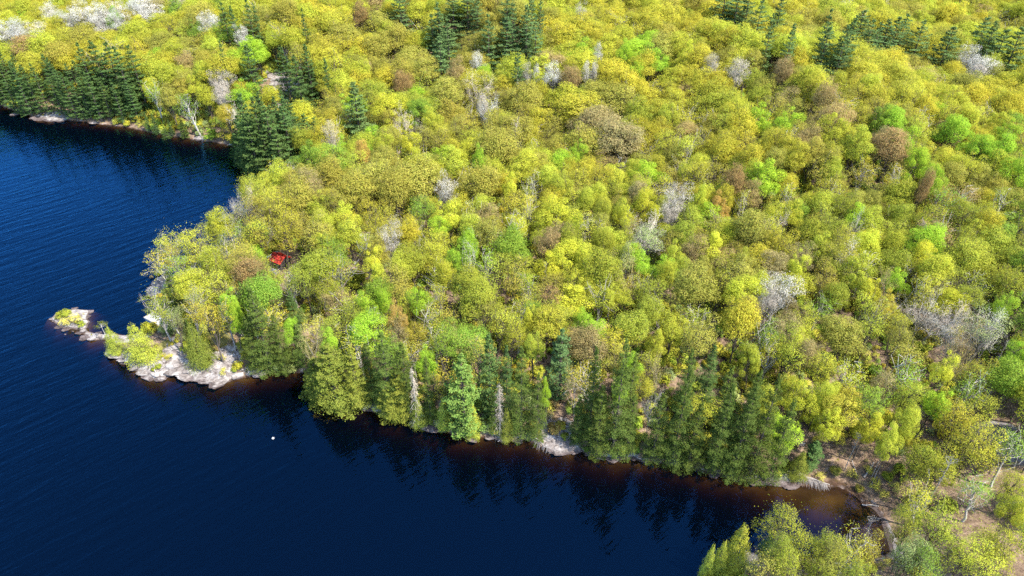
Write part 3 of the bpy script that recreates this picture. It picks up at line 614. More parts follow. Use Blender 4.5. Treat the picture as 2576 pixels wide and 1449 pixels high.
CROWNS = {
 'maple': [(1610,125,80,'D'),(1660,150,70,'D'),(1590,175,50,'D'),(1700,160,56,'C'),(1572,140,40,'D'),(1635,100,50,'D'),(1905,303,66,'D'),(1968,307,62,'D'),(2050,233,50,'Y'),(2200,217,50,'C'),(2250,300,66,'D'),(2210,307,56,'F'),
  (2163,360,78,'C'),(2260,347,66,'D'),(2383,327,78,'D'),(2510,307,60,'C'),(2517,377,84,'D'),(2567,433,80,'D'),(2300,410,50,'D'),(2360,450,50,'D'),(1934,457,80,'D'),(2317,53,50,'C'),(1722,143,40,'Y'),(2430,300,50,'C'),(2120,330,60,'C'),(2460,370,60,'D'),(2540,345,60,'D'),
  (1015,357,56,'Y'),(945,360,40,'Y'),(1092,300,40,'C'),(1135,410,76,'C'),(1392,407,66,'D'),(1442,390,44,'D'),(1212,410,36,'D'),(1032,410,52,'Y'),(1288,467,42,'Y'),(1425,460,54,'C'),(1045,277,60,'F'),(483,223,40,'Y'),
  (833,400,84,'F'),(777,400,56,'F'),(600,240,66,'D'),(520,300,60,'F'),(540,275,48,'Y'),(283,52,42,'F'),(550,12,40,'F'),(443,23,44,'F'),(500,80,40,'F'),(560,87,40,'F'),(580,300,44,'F'),(495,325,50,'F'),(410,280,44,'F'),
  (800,526,64,'C'),(813,616,44,'Y'),(850,546,56,'Y'),(653,633,62,'D',10),(778,672,56,'F',8.5),(583,760,58,'D'),(580,797,44,'D'),(843,863,38,'D'),(717,835,36,'D'),(940,662,52,'Y'),(962,692,40,'Y'),(1132,543,74,'Y'),(1530,603,76,'C'),
  (1600,503,52,'Y'),(1558,543,40,'Y'),(1375,606,60,'R'),(1458,643,36,'Y'),(1015,796,40,'O'),(1090,916,44,'D'),(1538,743,42,'C'),(1672,690,44,'C'),(1472,800,50,'D'),(1598,923,46,'D'),(1332,806,34,'Y'),(1505,833,58,'D'),
  (1118,700,60,'C'),(1135,660,50,'D'),(1342,870,46,'C'),(1058,750,50,'D'),(1763,540,84,'D'),(1830,583,80,'Y'),(1820,530,48,'O'),(1767,616,72,'Y'),(1740,500,40,'Y'),(1933,616,54,'T'),(2047,630,60,'C'),(2200,610,74,'Y'),
  (2185,730,52,'Y'),(2000,670,50,'Y'),(1903,716,60,'C'),(2460,593,50,'C'),(2523,776,44,'D'),(2560,896,50,'D'),(2237,785,50,'T'),(2357,933,60,'Y'),(2127,1022,84,'T'),(2017,1016,70,'Y'),(2340,1019,64,'D'),(2267,1049,60,'C'),
  (2070,980,60,'C'),(1975,980,60,'C'),(2180,1075,60,'Y'),(1900,900,50,'C'),(1640,870,50,'C'),(1560,1000,40,'D'),(1245,580,44,'T'),(1300,593,34,'F'),(1092,573,48,'D'),(1185,610,50,'D'),(968,768,46,'D'),(1380,1000,24,'D'),
  (2250,1130,50,'C'),(2540,1290,60,'C'),(2090,1065,60,'Y'),(1650,540,40,'Y'),(1700,640,46,'C'),(1850,655,50,'C')],
 'broad': [(1863,463,48,'R'),(2313,473,34,'R'),(2237,380,82,'R'),(1963,180,46,'R'),(2090,243,54,'E'),(1435,197,46,'R'),(1002,213,42,'R'),(1135,185,40,'E'),(902,37,34,'R'),(925,397,40,'O'),(1218,550,54,'E'),(1410,590,60,'E'),
  (1870,783,48,'R'),(2037,880,50,'E'),(633,696,70,'R'),(660,680,44,'E'),(1560,345,110,'E'),(1480,360,90,'B'),(1320,245,60,'B'),(2440,220,70,'B'),(1440,265,110,'A'),(1550,260,100,'B'),(1500,305,90,'E'),(1240,360,110,'B'),(1050,440,120,'B'),(1000,470,90,'B'),(940,445,90,'B'),
  (880,480,80,'B'),(1190,455,90,'B'),(760,500,70,'B'),(830,440,66,'B'),(770,470,60,'E'),(1330,250,80,'B'),(1290,330,100,'B'),(2160,1160,1,'C')],
 'silver': [(2440,150,56,'W'),(2475,172,66,'W'),(2455,188,50,'S'),(130,33,52,'W'),(200,43,60,'W'),(240,37,52,'W'),(287,33,54,'W'),(300,52,44,'W'),(253,63,42,'W'),(167,53,44,'W'),(360,13,64,'W'),(383,38,62,'W'),(20,80,60,'W'),
  (47,82,46,'W'),(97,83,44,'W'),(520,63,34,'W'),(540,60,28,'W'),(610,97,28,'W'),(340,20,40,'W'),(1392,192,52,'W'),(1475,183,22,'W'),(1494,184,20,'W'),(1328,192,26,'W'),(1350,190,18,'W'),(1505,140,24,'W'),(1200,157,28,'W'),
  (1122,485,50,'W'),(1790,165,40,'S'),(1857,178,56,'S'),(2117,27,32,'S'),(567,200,44,'S'),(550,215,40,'S'),(1957,730,84,'W'),(1935,760,50,'S'),(1700,505,60,'S'),(1690,540,50,'S'),(980,605,50,'S'),(833,345,36,'S'),(1625,600,80,'G'),(2480,830,84,'G'),(1215,268,30,'S'),(1460,40,26,'S'),(450,10,40,'S'),(1575,650,40,'G'),(560,240,36,'S')],
 'bare': [(1625,575,100,'S'),(1192,228,50,'S'),(1228,268,40,'W'),(1298,245,38,'W'),(1575,243,44,'S'),(2360,776,110,'S'),(2330,770,70,'S'),(2133,656,66,'S'),(1950,556,46,'S'),(1022,310,44,'S'),(606,520,42,'S'),(640,520,36,'S'),(1957,745,70,'W'),(2493,840,70,'W'),(1480,590,40,'S'),(1250,610,36,'S'),(1000,560,40,'S'),
  (1300,350,40,'S'),(2400,900,60,'E'),(2440,860,50,'E'),(600,285,30,'W'),(1660,920,40,'E'),(1640,1010,40,'S'),(780,875,50,'E'),(640,860,36,'E'),(660,560,40,'S'),(2150,560,40,'S'),(2240,700,40,'E'),(1580,700,50,'E'),(1150,860,40,'E'),(1450,960,36,'E')],
 'birch': [(500,622,64,'F',9),(470,660,60,'C',9),(500,690,70,'C',10),(480,640,50,'F',9),(333,265,40,'F'),(345,280,36,'F'),(383,225,44,'F'),(483,260,56,'F'),(402,768,38,'G',7),(432,792,44,'G',9),(1210,660,50,'D'),(1190,640,46,'F'),(1180,600,40,'F'),
  (745,705,44,'F',7),(800,700,50,'C'),(620,770,50,'D'),(2137,1368,80,'A'),(930,800,44,'F'),(2433,980,80,'F'),(2550,1130,80,'F'),(1903,836,70,'F'),(2260,920,90,'F'),(560,620,44,'N'),(600,590,44,'F'),(575,560,44,'N')],
 'slim': [(500,740,60,'C'),(540,730,60,'C'),(560,680,60,'N'),(600,650,60,'B'),(560,780,50,'T'),(480,790,50,'T'),(530,810,60,'T'),(600,740,50,'B'),(470,760,44,'G'),(430,800,40,'G'),(690,700,40,'C'),(590,560,50,'B'),(620,540,50,'G'),(650,580,60,'C')],
 'sparse': [(1985,1352,100,'C'),(1950,1368,60,'N'),(2060,1378,84,'N'),(2020,1400,90,'N'),(2110,1400,80,'B'),(2190,1390,70,'B'),(2350,1333,120,'N'),(2270,1410,90,'G'),(2420,1400,110,'C'),(2330,1420,90,'F'),(2510,1370,100,'C'),(2300,1340,70,'N'),(1960,1410,70,'N'),
  (670,530,90,'B'),(720,520,80,'A'),(750,560,80,'B'),(700,580,90,'A'),(640,600,70,'B'),(780,590,90,'B'),(690,545,60,'C'),(850,500,70,'B'),(2010,1440,70,'C'),(2080,1440,80,'N'),(2160,1440,80,'N')]}
by_top('hemlock', 527, 556, 60, 'H', 15)
by_top('hemlock', 470, 668, 40, 'H', 7)
for kind, L in CROWNS.items():
    for a in L:
        if a[2] > 4: by_crown(kind, *a[:2], a[2] * 1.1, a[3], H=a[4] if len(a) > 4 else None)
# standing dead trees and trunks by the water
for a in [(1052,930,1072,40),(1258,972,1098,40),(1545,975,1075,44),(2055,1330,1,1)]:
    if a[3] > 1: by_base('dead', *a, 'S')
for a in [(2316,1135,1296,40),(2139,1290,1420,40),(2124,1085,1184,24),(2192,1112,1202,24),(1000,818,862,12),(1187,650,735,18),(1203,663,722,12),(1211,664,724,14),(1000,540,625,26),(2478,845,965,26),(1370,660,765,14),(600,275,335,14),(337,262,290,12)]:
    by_base('snag', *a, 'S')
# open ground kept clear of trees: (x, y, rx, ry) on the photograph
CLEAR = [(170,282,200,26),(185,805,75,40),(290,850,80,40),(340,890,90,40),(440,930,110,40),(560,940,110,40),(620,930,80,36),(700,770,32,60),(735,925,50,22),(2120,1190,120,56),(2180,1240,90,46),(2225,1340,50,90),(400,720,34,36),(800,455,60,22),(705,655,34,34),(742,672,44,34),
 (700,215,60,22),(1400,1090,50,36),(1115,1020,20,26),(1975,1120,40,36),(560,870,50,40),(2490,1085,40,16),(2400,905,60,18),(2440,935,24,50),(1470,668,44,12),(930,598,34,12),(1040,605,30,10),(500,345,110,12),(130,295,90,10),(2420,870,40,20)]
CLR = []
for px, py, rx, ry in CLEAR:
    x, y, z = hit(px, py); dep = float(project(x, y, z)[2]); dd = ray(px, py); el = -dd[2] / np.linalg.norm(dd)
    CLR.append((x, y, rx * dep / FPX, ry * dep / FPX / el))
CLR = np.array(CLR)

# ------------------------------------------------------------------ fill the forest by dart throwing
rf = random.Random(11)
cell = 6.0; grid = {}
def put(x, y, r): grid.setdefault((int(x // cell), int(y // cell)), []).append((x, y, r))
def free(x, y, r, f):
    ci, cj = int(x // cell), int(y // cell)
    for i in range(ci - 2, ci + 3):
        for j in range(cj - 2, cj + 3):
            for a, b, q in grid.get((i, j), ()):
                if (a - x) ** 2 + (b - y) ** 2 < (f * (q + r)) ** 2: return False
    return True
for o in OCC: put(*o)
fill = []
NC = 60000
ys = 48 + (640 - 48) * np.sqrt(RNG.uniform(0, 1, NC)) ; xs = RNG.uniform(-1, 1, NC) * (0.86 * ys + 35)
ds = interp(GD, xs, ys); zs = interp(GH, xs, ys); n1 = fbm(xs / 30, ys / 30, 21); n2 = fbm(xs / 60, ys / 60, 31); n3 = fbm(xs / 17, ys / 17, 41)
for x, y, d, z, a, b, c in zip(xs, ys, ds, zs, n1, n2, n3):
    if d < 2.2: continue
    q = ((CLR[:, 0] - x) / CLR[:, 2]) ** 2 + ((CLR[:, 1] - y) / CLR[:, 3]) ** 2
    if q.min() < 1: continue
    far = float(sstep(150, 260, np.array(y)))
    r = rf.uniform(2.2, 4.1) * (1 - far) + rf.uniform(3.1, 5.9) * far
    if d < 9: r = min(r, 3.2)
    if not free(x, y, r, 0.52): continue
    put(x, y, r); px, py, dep = project(x, y, z + 11)
    # palette by region
    left = px < 900
    pal = 'AAACCBT' if (py < 330 and left) else ('AAACCBBN' if py < 500 else ('ACCNNNFB' if py < 800 else 'CCNNACTF'))
    key = pal[int(min(0.999, max(0, (a - 0.25) * 2)) * len(pal))] if rf.random() < 0.6 else rf.choice(pal)
    if rf.random() < 0.02: key = rf.choice('RDSYBEF')
    if b > 0.6 and rf.random() < 0.3: key = rf.choice('BBBE')
    if c > 0.62 and rf.random() < 0.5: key = rf.choice('CCDYC')
    fill.append((x, y, z, r, key, float(px), float(py), float(dep), far))
inframe = lambda p: -60 < p[5] < 2636 and -70 < p[6] < 1530
vis = sorted([p for p in fill if inframe(p)], key=lambda p: p[7] / p[3])
cnt = {}; rest = [p for p in fill if not inframe(p)]
for o in C.objects:
    if o.parent is None and 'category' in o: cnt[o['category']] = cnt.get(o['category'], 0) + 1
LIM = 298
for p in vis:
    x, y, z, r, key, px, py, dep, far = p
    if key == 'S': kind = 'bare'
    elif key in 'DY' : kind = 'maple'
    elif far > 0.5: kind = 'broad'
    else: kind = rf.choice(['sparse', 'sparse', 'broad', 'slim', 'slim', 'birch'] if r < 3.3 else ['sparse', 'sparse', 'broad', 'maple' if key in 'CF' else 'sparse'])
    cat = NAMES[kind][1]
    if cnt.get(cat, 0) >= LIM:
        alt = [k for k in ('broad', 'sparse', 'slim') if cnt.get(NAMES[k][1], 0) < LIM]
        if not alt: rest.append(p); continue
        kind = alt[0]; cat = NAMES[kind][1]
    cnt[cat] = cnt.get(cat, 0) + 1
    H = (10.5 + r * 1.15) * rf.uniform(0.8, 1.18)
    place(kind, x, y, r * 1.08, H, key)
print('individual', cnt, 'forest rest', len(rest))

# ------------------------------------------------------------------ the far wood and the undergrowth: instanced stuff
def scatter(name, pts, protos, label, cat):
    """pts: x, y, z, sx, sz, rot, (tint). protos: list of (crown mesh object, trunk mesh object)"""
    n = len(pts); me = bpy.data.meshes.new(name); me.vertices.add(n)
    me.vertices.foreach_set('co', np.array([p[:3] for p in pts], float).ravel())
    def attr(nm, ty, vals, prop):
        at = me.attributes.new(nm, ty, 'POINT'); at.data.foreach_set(prop, np.asarray(vals, np.float32).ravel())
    attr('scl', 'FLOAT_VECTOR', [(p[3], p[3], p[4]) for p in pts], 'vector')
    attr('rot', 'FLOAT_VECTOR', [(0, 0, p[5]) for p in pts], 'vector')
    attr('tint', 'FLOAT_COLOR', [(*p[6], 1) for p in pts], 'color')
    at = me.attributes.new('pick', 'INT', 'POINT'); at.data.foreach_set('value', np.array([random.randrange(len(protos)) for _ in pts], np.int32))
    o = bpy.data.objects.new(name, me); C.objects.link(o); o['kind'] = 'stuff'; o['label'] = label; o['category'] = cat
    ng = bpy.data.node_groups.new(name, 'GeometryNodeTree')
    ng.interface.new_socket('Geometry', in_out='INPUT', socket_type='NodeSocketGeometry'); ng.interface.new_socket('Geometry', in_out='OUTPUT', socket_type='NodeSocketGeometry')
    N, L = ng.nodes, ng.links; gi = N.new('NodeGroupInput'); go = N.new('NodeGroupOutput')
    ip = N.new('GeometryNodeInstanceOnPoints'); ip.inputs['Pick Instance'].default_value = True
    J = N.new('GeometryNodeJoinGeometry')
    for a, b in protos:
        j = N.new('GeometryNodeJoinGeometry')
        for ob in (a, b):
            oi = N.new('GeometryNodeObjectInfo'); oi.inputs['Object'].default_value = ob; oi.transform_space = 'ORIGINAL'; L.new(oi.outputs['Geometry'], j.inputs[0])
        gt = N.new('GeometryNodeGeometryToInstance'); L.new(j.outputs[0], gt.inputs[0]); L.new(gt.outputs[0], J.inputs[0])
    L.new(J.outputs[0], ip.inputs['Instance']); L.new(gi.outputs[0], ip.inputs['Points'])
    def na(nm, ty):
        q = N.new('GeometryNodeInputNamedAttribute'); q.data_type = ty; q.inputs['Name'].default_value = nm; return [s for s in q.outputs if s.enabled and s.name == 'Attribute'][0]
    L.new(na('scl', 'FLOAT_VECTOR'), ip.inputs['Scale']); L.new(na('rot', 'FLOAT_VECTOR'), ip.inputs['Rotation']); L.new(na('pick', 'INT'), ip.inputs['Instance Index'])
    L.new(ip.outputs[0], go.inputs[0]); md = o.modifiers.new('scatter', 'NODES'); md.node_group = ng; return o
pb = [protos_placed[('broad', i)] for i in range(6) if ('broad', i) in protos_placed]
pts = []
for x, y, z, r, key, px, py, dep, far in rest:
    H = (10.5 + r * 1.15) * rf.uniform(0.88, 1.1)
    pts.append((x, y, z, r * 1.08 / 4.5, H / 16, rf.uniform(0, 6.28), tintof(key, 0.14, rf)))
scatter('forest', pts, pb, 'distant spring forest of olive and yellow-green crowns filling the hills behind', 'forest')
pw = [protos_placed[('slim', i)] for i in range(4) if ('slim', i) in protos_placed]
# shrubs placed one by one on the shore and the rocks
def by_ground(kind, px, py, wpx, key, hs=1.0, **kw):
    x, y, z = hit(px, py); dep = float(project(x, y, z)[2]); r = 0.5 * wpx * dep / FPX
    return place(kind, x, y, r, r * 1.45 * hs, key, base=max(z, 0.0) - 0.05, **kw)
for a in [(400,692,26,'N'),(382,700,14,'O'),(420,700,30,'T'),(150,800,30,'N'),(168,795,36,'N'),(190,812,50,'B'),(165,818,40,'B'),(205,820,26,'N'),(400,925,30,'N'),(388,932,24,'N'),(470,880,50,'N'),(490,900,60,'A'),(450,860,40,'T'),
          (430,905,40,'T'),(560,905,40,'B'),(600,925,50,'A'),(640,925,40,'N'),(660,930,40,'G'),(700,930,44,'G'),(735,932,40,'G'),(620,900,50,'T'),(520,925,40,'B'),(565,940,44,'B'),(590,935,30,'N'),(545,880,40,'R'),(585,860,40,'R'),
          (530,350,50,'F'),(500,338,40,'G'),(560,352,40,'T'),(575,340,50,'T'),(585,355,40,'T'),(1150,1068,30,'N'),(1078,1066,36,'N'),(1220,1080,50,'G'),(1245,1085,50,'B'),(1395,1085,50,'O'),(1410,1078,40,'T'),(1380,1055,50,'R'),
          (1400,1020,40,'E'),(1420,1102,30,'N'),(2100,1190,40,'B'),(2060,1205,40,'B'),(2140,1200,44,'B'),(2200,1225,50,'T'),(2250,1235,50,'B'),(2220,1250,40,'B'),(2290,1270,50,'B'),(2180,1190,40,'T'),(2230,1205,40,'N'),
          (2260,1200,50,'N'),(2020,1165,40,'N'),(1985,1175,30,'N'),(2320,1260,50,'N'),(2380,1280,60,'N'),(780,455,50,'B'),(820,465,60,'B'),(850,455,50,'T'),(740,470,40,'T'),(760,452,40,'E'),(800,440,50,'B'),(700,745,30,'C'),
          (690,790,40,'C'),(720,790,36,'T'),(650,760,40,'T'),(1060,1068,30,'T'),(300,895,18,'N'),(1400,1090,30,'O'),(445,300,24,'T'),(390,332,20,'B'),(355,322,18,'B'),(300,310,18,'B'),(240,300,16,'N'),(2160,1235,30,'B')]:
    k = 'scrub' if a[3] in 'BERTO' and random.random() < 0.65 else 'bush'
    by_ground(k, a[0], a[1], a[2] * (0.72 if (a[0] < 680 and a[1] > 840) else 0.95), a[3])
ub = [protos_placed[(k, i)] for k in ('bush', 'scrub') for i in range(2) if (k, i) in protos_placed]
pts = []
N2 = 42000
uy = 50 + 240 * np.sqrt(RNG.uniform(0, 1, N2)); ux = RNG.uniform(-1, 1, N2) * (0.82 * uy + 12); ud = interp(GD, ux, uy); uz = interp(GH, ux, uy); un = fbm(ux / 9, uy / 9, 77)
for x, y, d, z, q in zip(ux, uy, ud, uz, un):
    if d < 0.9 or q < 0.34: continue
    e = ((CLR[:, 0] - x) / CLR[:, 2]) ** 2 + ((CLR[:, 1] - y) / CLR[:, 3]) ** 2
    inclr = e.min() < 0.9
    if inclr and rf.random() < 0.72: continue
    s = rf.uniform(0.4, 1.0) * (0.45 if inclr else 1.5)
    pts.append((x, y, z - 0.1, s, s * rf.uniform(0.8, 1.5), rf.uniform(0, 6.28), tintof(rf.choice('BTBEN' if inclr else 'NBTCFAG'), 0.2, rf)))
scatter('undergrowth', pts, ub, 'low shrubs and saplings covering the forest floor between the trunks', 'undergrowth')

# ------------------------------------------------------------------ rocks
def rockmesh(seed, flat_=0.5):
    rng = np.random.default_rng(seed)
    import bmesh
    bm = bmesh.new(); bmesh.ops.create_icosphere(bm, subdivisions=4, radius=1)
    V = np.array([v.co[:] for v in bm.verts]); pn = rng.normal(size=(16, 3)); pn /= np.linalg.norm(pn, axis=1)[:, None]; hh = rng.uniform(0.55, 0.95, 16)
    dt = V @ pn.T; rr = np.where(dt > 0.05, hh / np.maximum(dt, 0.05), 9).min(1); rr = np.minimum(rr, 1.15)
    u = V * rr[:, None]; strat = 0.05 * np.sin(u[:, 2] * 14 + u[:, 0] * 3); u = u * (1 + 0.07 * (fbm(u[:, 0] * 3 + 9, u[:, 1] * 3 + u[:, 2] * 4, seed) - 0.5)[:, None] * 3 + strat[:, None])
    for v, c in zip(bm.verts, u): v.co = (c[0], c[1], c[2] * flat_)
    me = bpy.data.meshes.new('rock'); bm.to_mesh(me); bm.free(); me.materials.append(M['rock']); return me
RK = [rockmesh(800 + i, 0.5 if i % 2 else 0.8) for i in range(6)]
def rock(px, py, wpx, hm=0.5, asp=0.7, name='boulder', desc='grey boulder', at_=None, rot=None, seed=None):
    x, y, z = hit(px, py); dep = float(project(x, y, z)[2]); r = 0.5 * wpx * dep / FPX
    o = link(name, RK[random.randrange(6) if seed is None else seed]); o.location = (x, y, max(z, -0.3) - 0.15 * hm * r); o.scale = (r, r * asp, r * hm); o.rotation_euler = (random.uniform(-.1, .1), random.uniform(-.1, .1), random.uniform(-0.5, 0.5) if rot is None else rot)
    o['label'] = label_for(desc, px, py, o); o['category'] = 'rock'; o['group'] = 'rocks along the shore'
for a in [(205,794,13,.8,.8),(190,777,18,.4,.5),(150,806,12,.6),(142,800,8,.6),(158,808,9,.6),(132,803,14,.4),(170,829,24,.25),(150,822,22,.25),(200,838,26,.3),(218,849,34,.35),(232,852,22,.5),(245,846,26,.4),(260,850,22,.4),(275,845,24,.4),(226,857,12,.5),
          (212,833,20,.3),(250,838,20,.4),(290,850,30,.4),(318,848,30,.4),(332,858,16,.8),(184,834,7,.4),(165,841,6,.4),(225,786,26,.25),(222,797,20,.25),(300,895,50,.18),(285,888,40,.15),(325,898,50,.3),(322,912,36,.3),(345,925,34,.5),
          (362,935,34,.5),(352,940,24,.6),(375,950,44,.3),(405,952,44,.25),(395,940,30,.4),(388,900,40,.4),(448,862,34,.5),(436,872,36,.4),(425,880,26,.3),(450,930,60,.5),(470,940,60,.4),(440,920,50,.5),(480,925,50,.5),(500,945,50,.4),(530,955,60,.3),
          (555,960,60,.25),(545,925,50,.4),(560,910,50,.5),(575,895,50,.4),(585,905,40,.4),(520,935,44,.5),(600,945,40,.3),(655,940,44,.25),(500,920,36,.4),(590,885,40,.3),(540,890,36,.3),
          (395,728,46,.7),(402,716,40,.7),(388,738,34,.7),(408,742,40,.5),(418,752,30,.5),(400,704,30,.4),(396,826,40,.25),(380,824,30,.2),(410,832,36,.25),(365,840,30,.25),
          (925,1024,34,.4),(935,1030,22,.4),(1085,1070,60,.35),(1110,1076,40,.3),(1118,1008,22,.9),(1117,1022,22,.9),(1110,1035,16,.8),(1140,1095,20,.5),(1165,1096,30,.4),(1190,1100,40,.4),(1205,1030,20,.6),(1240,1100,36,.4),(1270,1106,40,.4),(1300,1108,36,.3),
          (1385,1100,44,.5),(1410,1110,46,.4),(1430,1080,40,.7),(1418,1095,40,.5),(1440,1120,50,.3),(1415,1132,60,.25),(1450,1133,40,.3),(1388,1118,34,.3),(1365,1085,36,.6),(1380,1070,36,.6),(1425,1062,36,.6),(1400,1130,40,.25),(1480,1142,24,.4),(1510,1150,30,.4),
          (1545,1157,36,.3),(1590,1152,30,.4),(1620,1160,24,.4),(1735,1180,24,.4),(1800,1197,30,.4),(1850,1207,26,.4),(1890,1212,36,.3),(1930,1214,46,.25),(1905,1208,40,.3),(1960,1216,46,.25),(1990,1220,40,.2),(1945,1200,30,.4),(1975,1190,26,.4),
          (110,298,50,.3),(135,302,50,.3),(90,296,30,.3),(160,300,40,.3),(40,288,30,.3),(500,353,22,.5),(240,308,26,.3),(645,476,30,.4),(665,482,24,.4),(640,190,50,1.),(665,186,50,1.),(700,210,44,1.2),(712,206,40,1.2),(705,222,44,1.),(740,226,44,.5),
          (755,222,40,.4),(632,178,34,.8),(655,176,34,.8),(690,200,30,1.),(680,192,40,.9),(1900,1408,60,.25),(1940,1404,50,.2),(1885,1432,50,.3),(2003,800,16,.4),(2172,1196,10,.5),(2240,1215,14,.5),(2020,1118,18,.4),(2060,1130,14,.4),(1975,1105,20,.4)]:
    dsc = 'tall grey cliff rock' if (a[1] < 240 and a[0] > 600) else ('pale flat rock slab' if a[3] < .35 else 'rough pale boulder')
    rock(*a, name='rock_slab' if a[3] < .35 else 'boulder', desc=dsc)

# ------------------------------------------------------------------ fallen logs
def log(p0, p1, r, name, desc, z0=0.25, z1=0.25, ribs=0, ribl=1.2, side=-1):
    a = np.array([*hit(*p0)]); b = np.array([*hit(*p1)]); a[2] = max(a[2], 0) + z0; b[2] = max(b[2], 0) + z1
    root = bpy.data.objects.new(name, None); C.objects.link(root); root.location = a; v = b - a; L = np.linalg.norm(v)
    mt = MB(); t = np.linspace(0, 1, 6)[:, None]; path = v * t + RNG.normal(size=(6, 3)) * 0.05; mt.tube(path, np.linspace(r, r * 0.45, 6), 7)
    link('trunk', mt.mesh('trunk', M['deadwood']), root)
    if ribs:
        mc = MB(); d = v / L; s = np.cross(d, [0, 0, 1.0]) * side
        for i in range(ribs):
            q = path[0] + v * RNG.uniform(0.15, 0.97); l = ribl * RNG.uniform(0.5, 1.1); dr = s * RNG.uniform(0.5, 1) + d * RNG.uniform(0, 0.5) + np.array([0, 0, RNG.uniform(-0.35, 0.25)])
            mc.tube([q, q + dr * l * 0.5, q + dr * l + np.array([0, 0, -0.3 * l])], [0.035, 0.025, 0.01], 3, cap=False)
        link('branches', mc.mesh('branches', M['deadwood']), root)
    root['label'] = desc; root['category'] = 'log'
log((1302,1082), (1252,1112), 0.17, 'fallen_log', 'pale fallen trunk sloping from the bank into dark water left of the comb-branched log', 0.5, 0.05, 5, 0.7)
log((1335,1098), (1386,1135), 0.15, 'fallen_log', 'grey fallen tree with comb-like branches beside the grey shore rocks', 0.5, 0.1, 26, 2.0, 1)
log((1977,1193), (2087,1223), 0.13, 'fallen_log', 'long thin fallen tree with dense drooping branches at the cove mouth', 0.9, 0.15, 110, 2.3, 1)
log((2168,1272), (2209,1275), 0.12, 'driftwood_log', 'short white log lying across the sand edge of the cove', 0.1, 0.15)
log((2173,1202), (2197,1168), 0.2, 'fallen_log', 'stout white birch log on the leaf litter above the cove', 0.2, 0.5)
log((2157,1202), (2140,1160), 0.13, 'fallen_log', 'thin pale log leaning uphill on the leafy bank above the cove', 0.2, 0.4)
log((2192,1222), (2212,1175), 0.14, 'fallen_log', 'dappled birch log right of the stout white one', 0.2, 0.4)
log((627,866), (603,815), 0.15, 'leaning_stem', 'pale leaning birch stem rising from the peninsula slope, rightmost of the three', 0.2, 4.5, 6, 1.2)
log((625,866), (590,818), 0.14, 'leaning_stem', 'pale leaning birch stem, middle of the three on the peninsula slope', 0.2, 3.6, 6, 1.2)
log((622,862), (578,830), 0.12, 'leaning_stem', 'lowest pale leaning birch stem of the three on the peninsula slope', 0.2, 2.6, 6, 1.2)
log((645,862), (618,838), 0.12, 'fallen_log', 'pale log across the brown slope beside the dark peninsula hemlock', 0.2, 0.6)
log((395,945), (388,922), 0.13, 'fallen_log', 'short white log standing among the shrubs at the peninsula rock edge', 0.1, 0.9)

# small pine standing alone on the rock spit
def lone():
    rng = np.random.default_rng(5); x, y, z = hit(267, 845); root = bpy.data.objects.new('small_tree', None); C.objects.link(root); root.location = (x, y, max(z, 0)); H = 3.4
    mt = MB(); mt.tube([(0, 0, -0.2), (-0.12, 0, H * 0.5), (-0.1, 0, H)], [0.07, 0.05, 0.02], 6)
    mc = MB()
    for i in range(12):
        d = rdirs(1, -0.2, rng)[0]; c = d * np.array([1.0, 1.0, 0.5]) + np.array([-0.1, 0, H * 0.86]); limb(mt, (-0.1, 0, H * 0.7), c, 0.03, 0.01, rng, 0.1, 3, 3); n = 26
        mc.leaves(c + rng.normal(size=(n, 3)) * np.array([.28, .28, .14]), rng.normal(size=(n, 3)) + np.array([0, 0, 0.8]), 0.24, 0.5, rng=rng)
    link('trunk', mt.mesh('trunk', M['bark_white']), root); c = link('crown', mc.mesh('crown', M['leaf']), root); c['tint'] = tintof('H')
    root['label'] = 'tiny lone tree with flat crown on the low rock spit'; root['category'] = 'small tree'
lone()

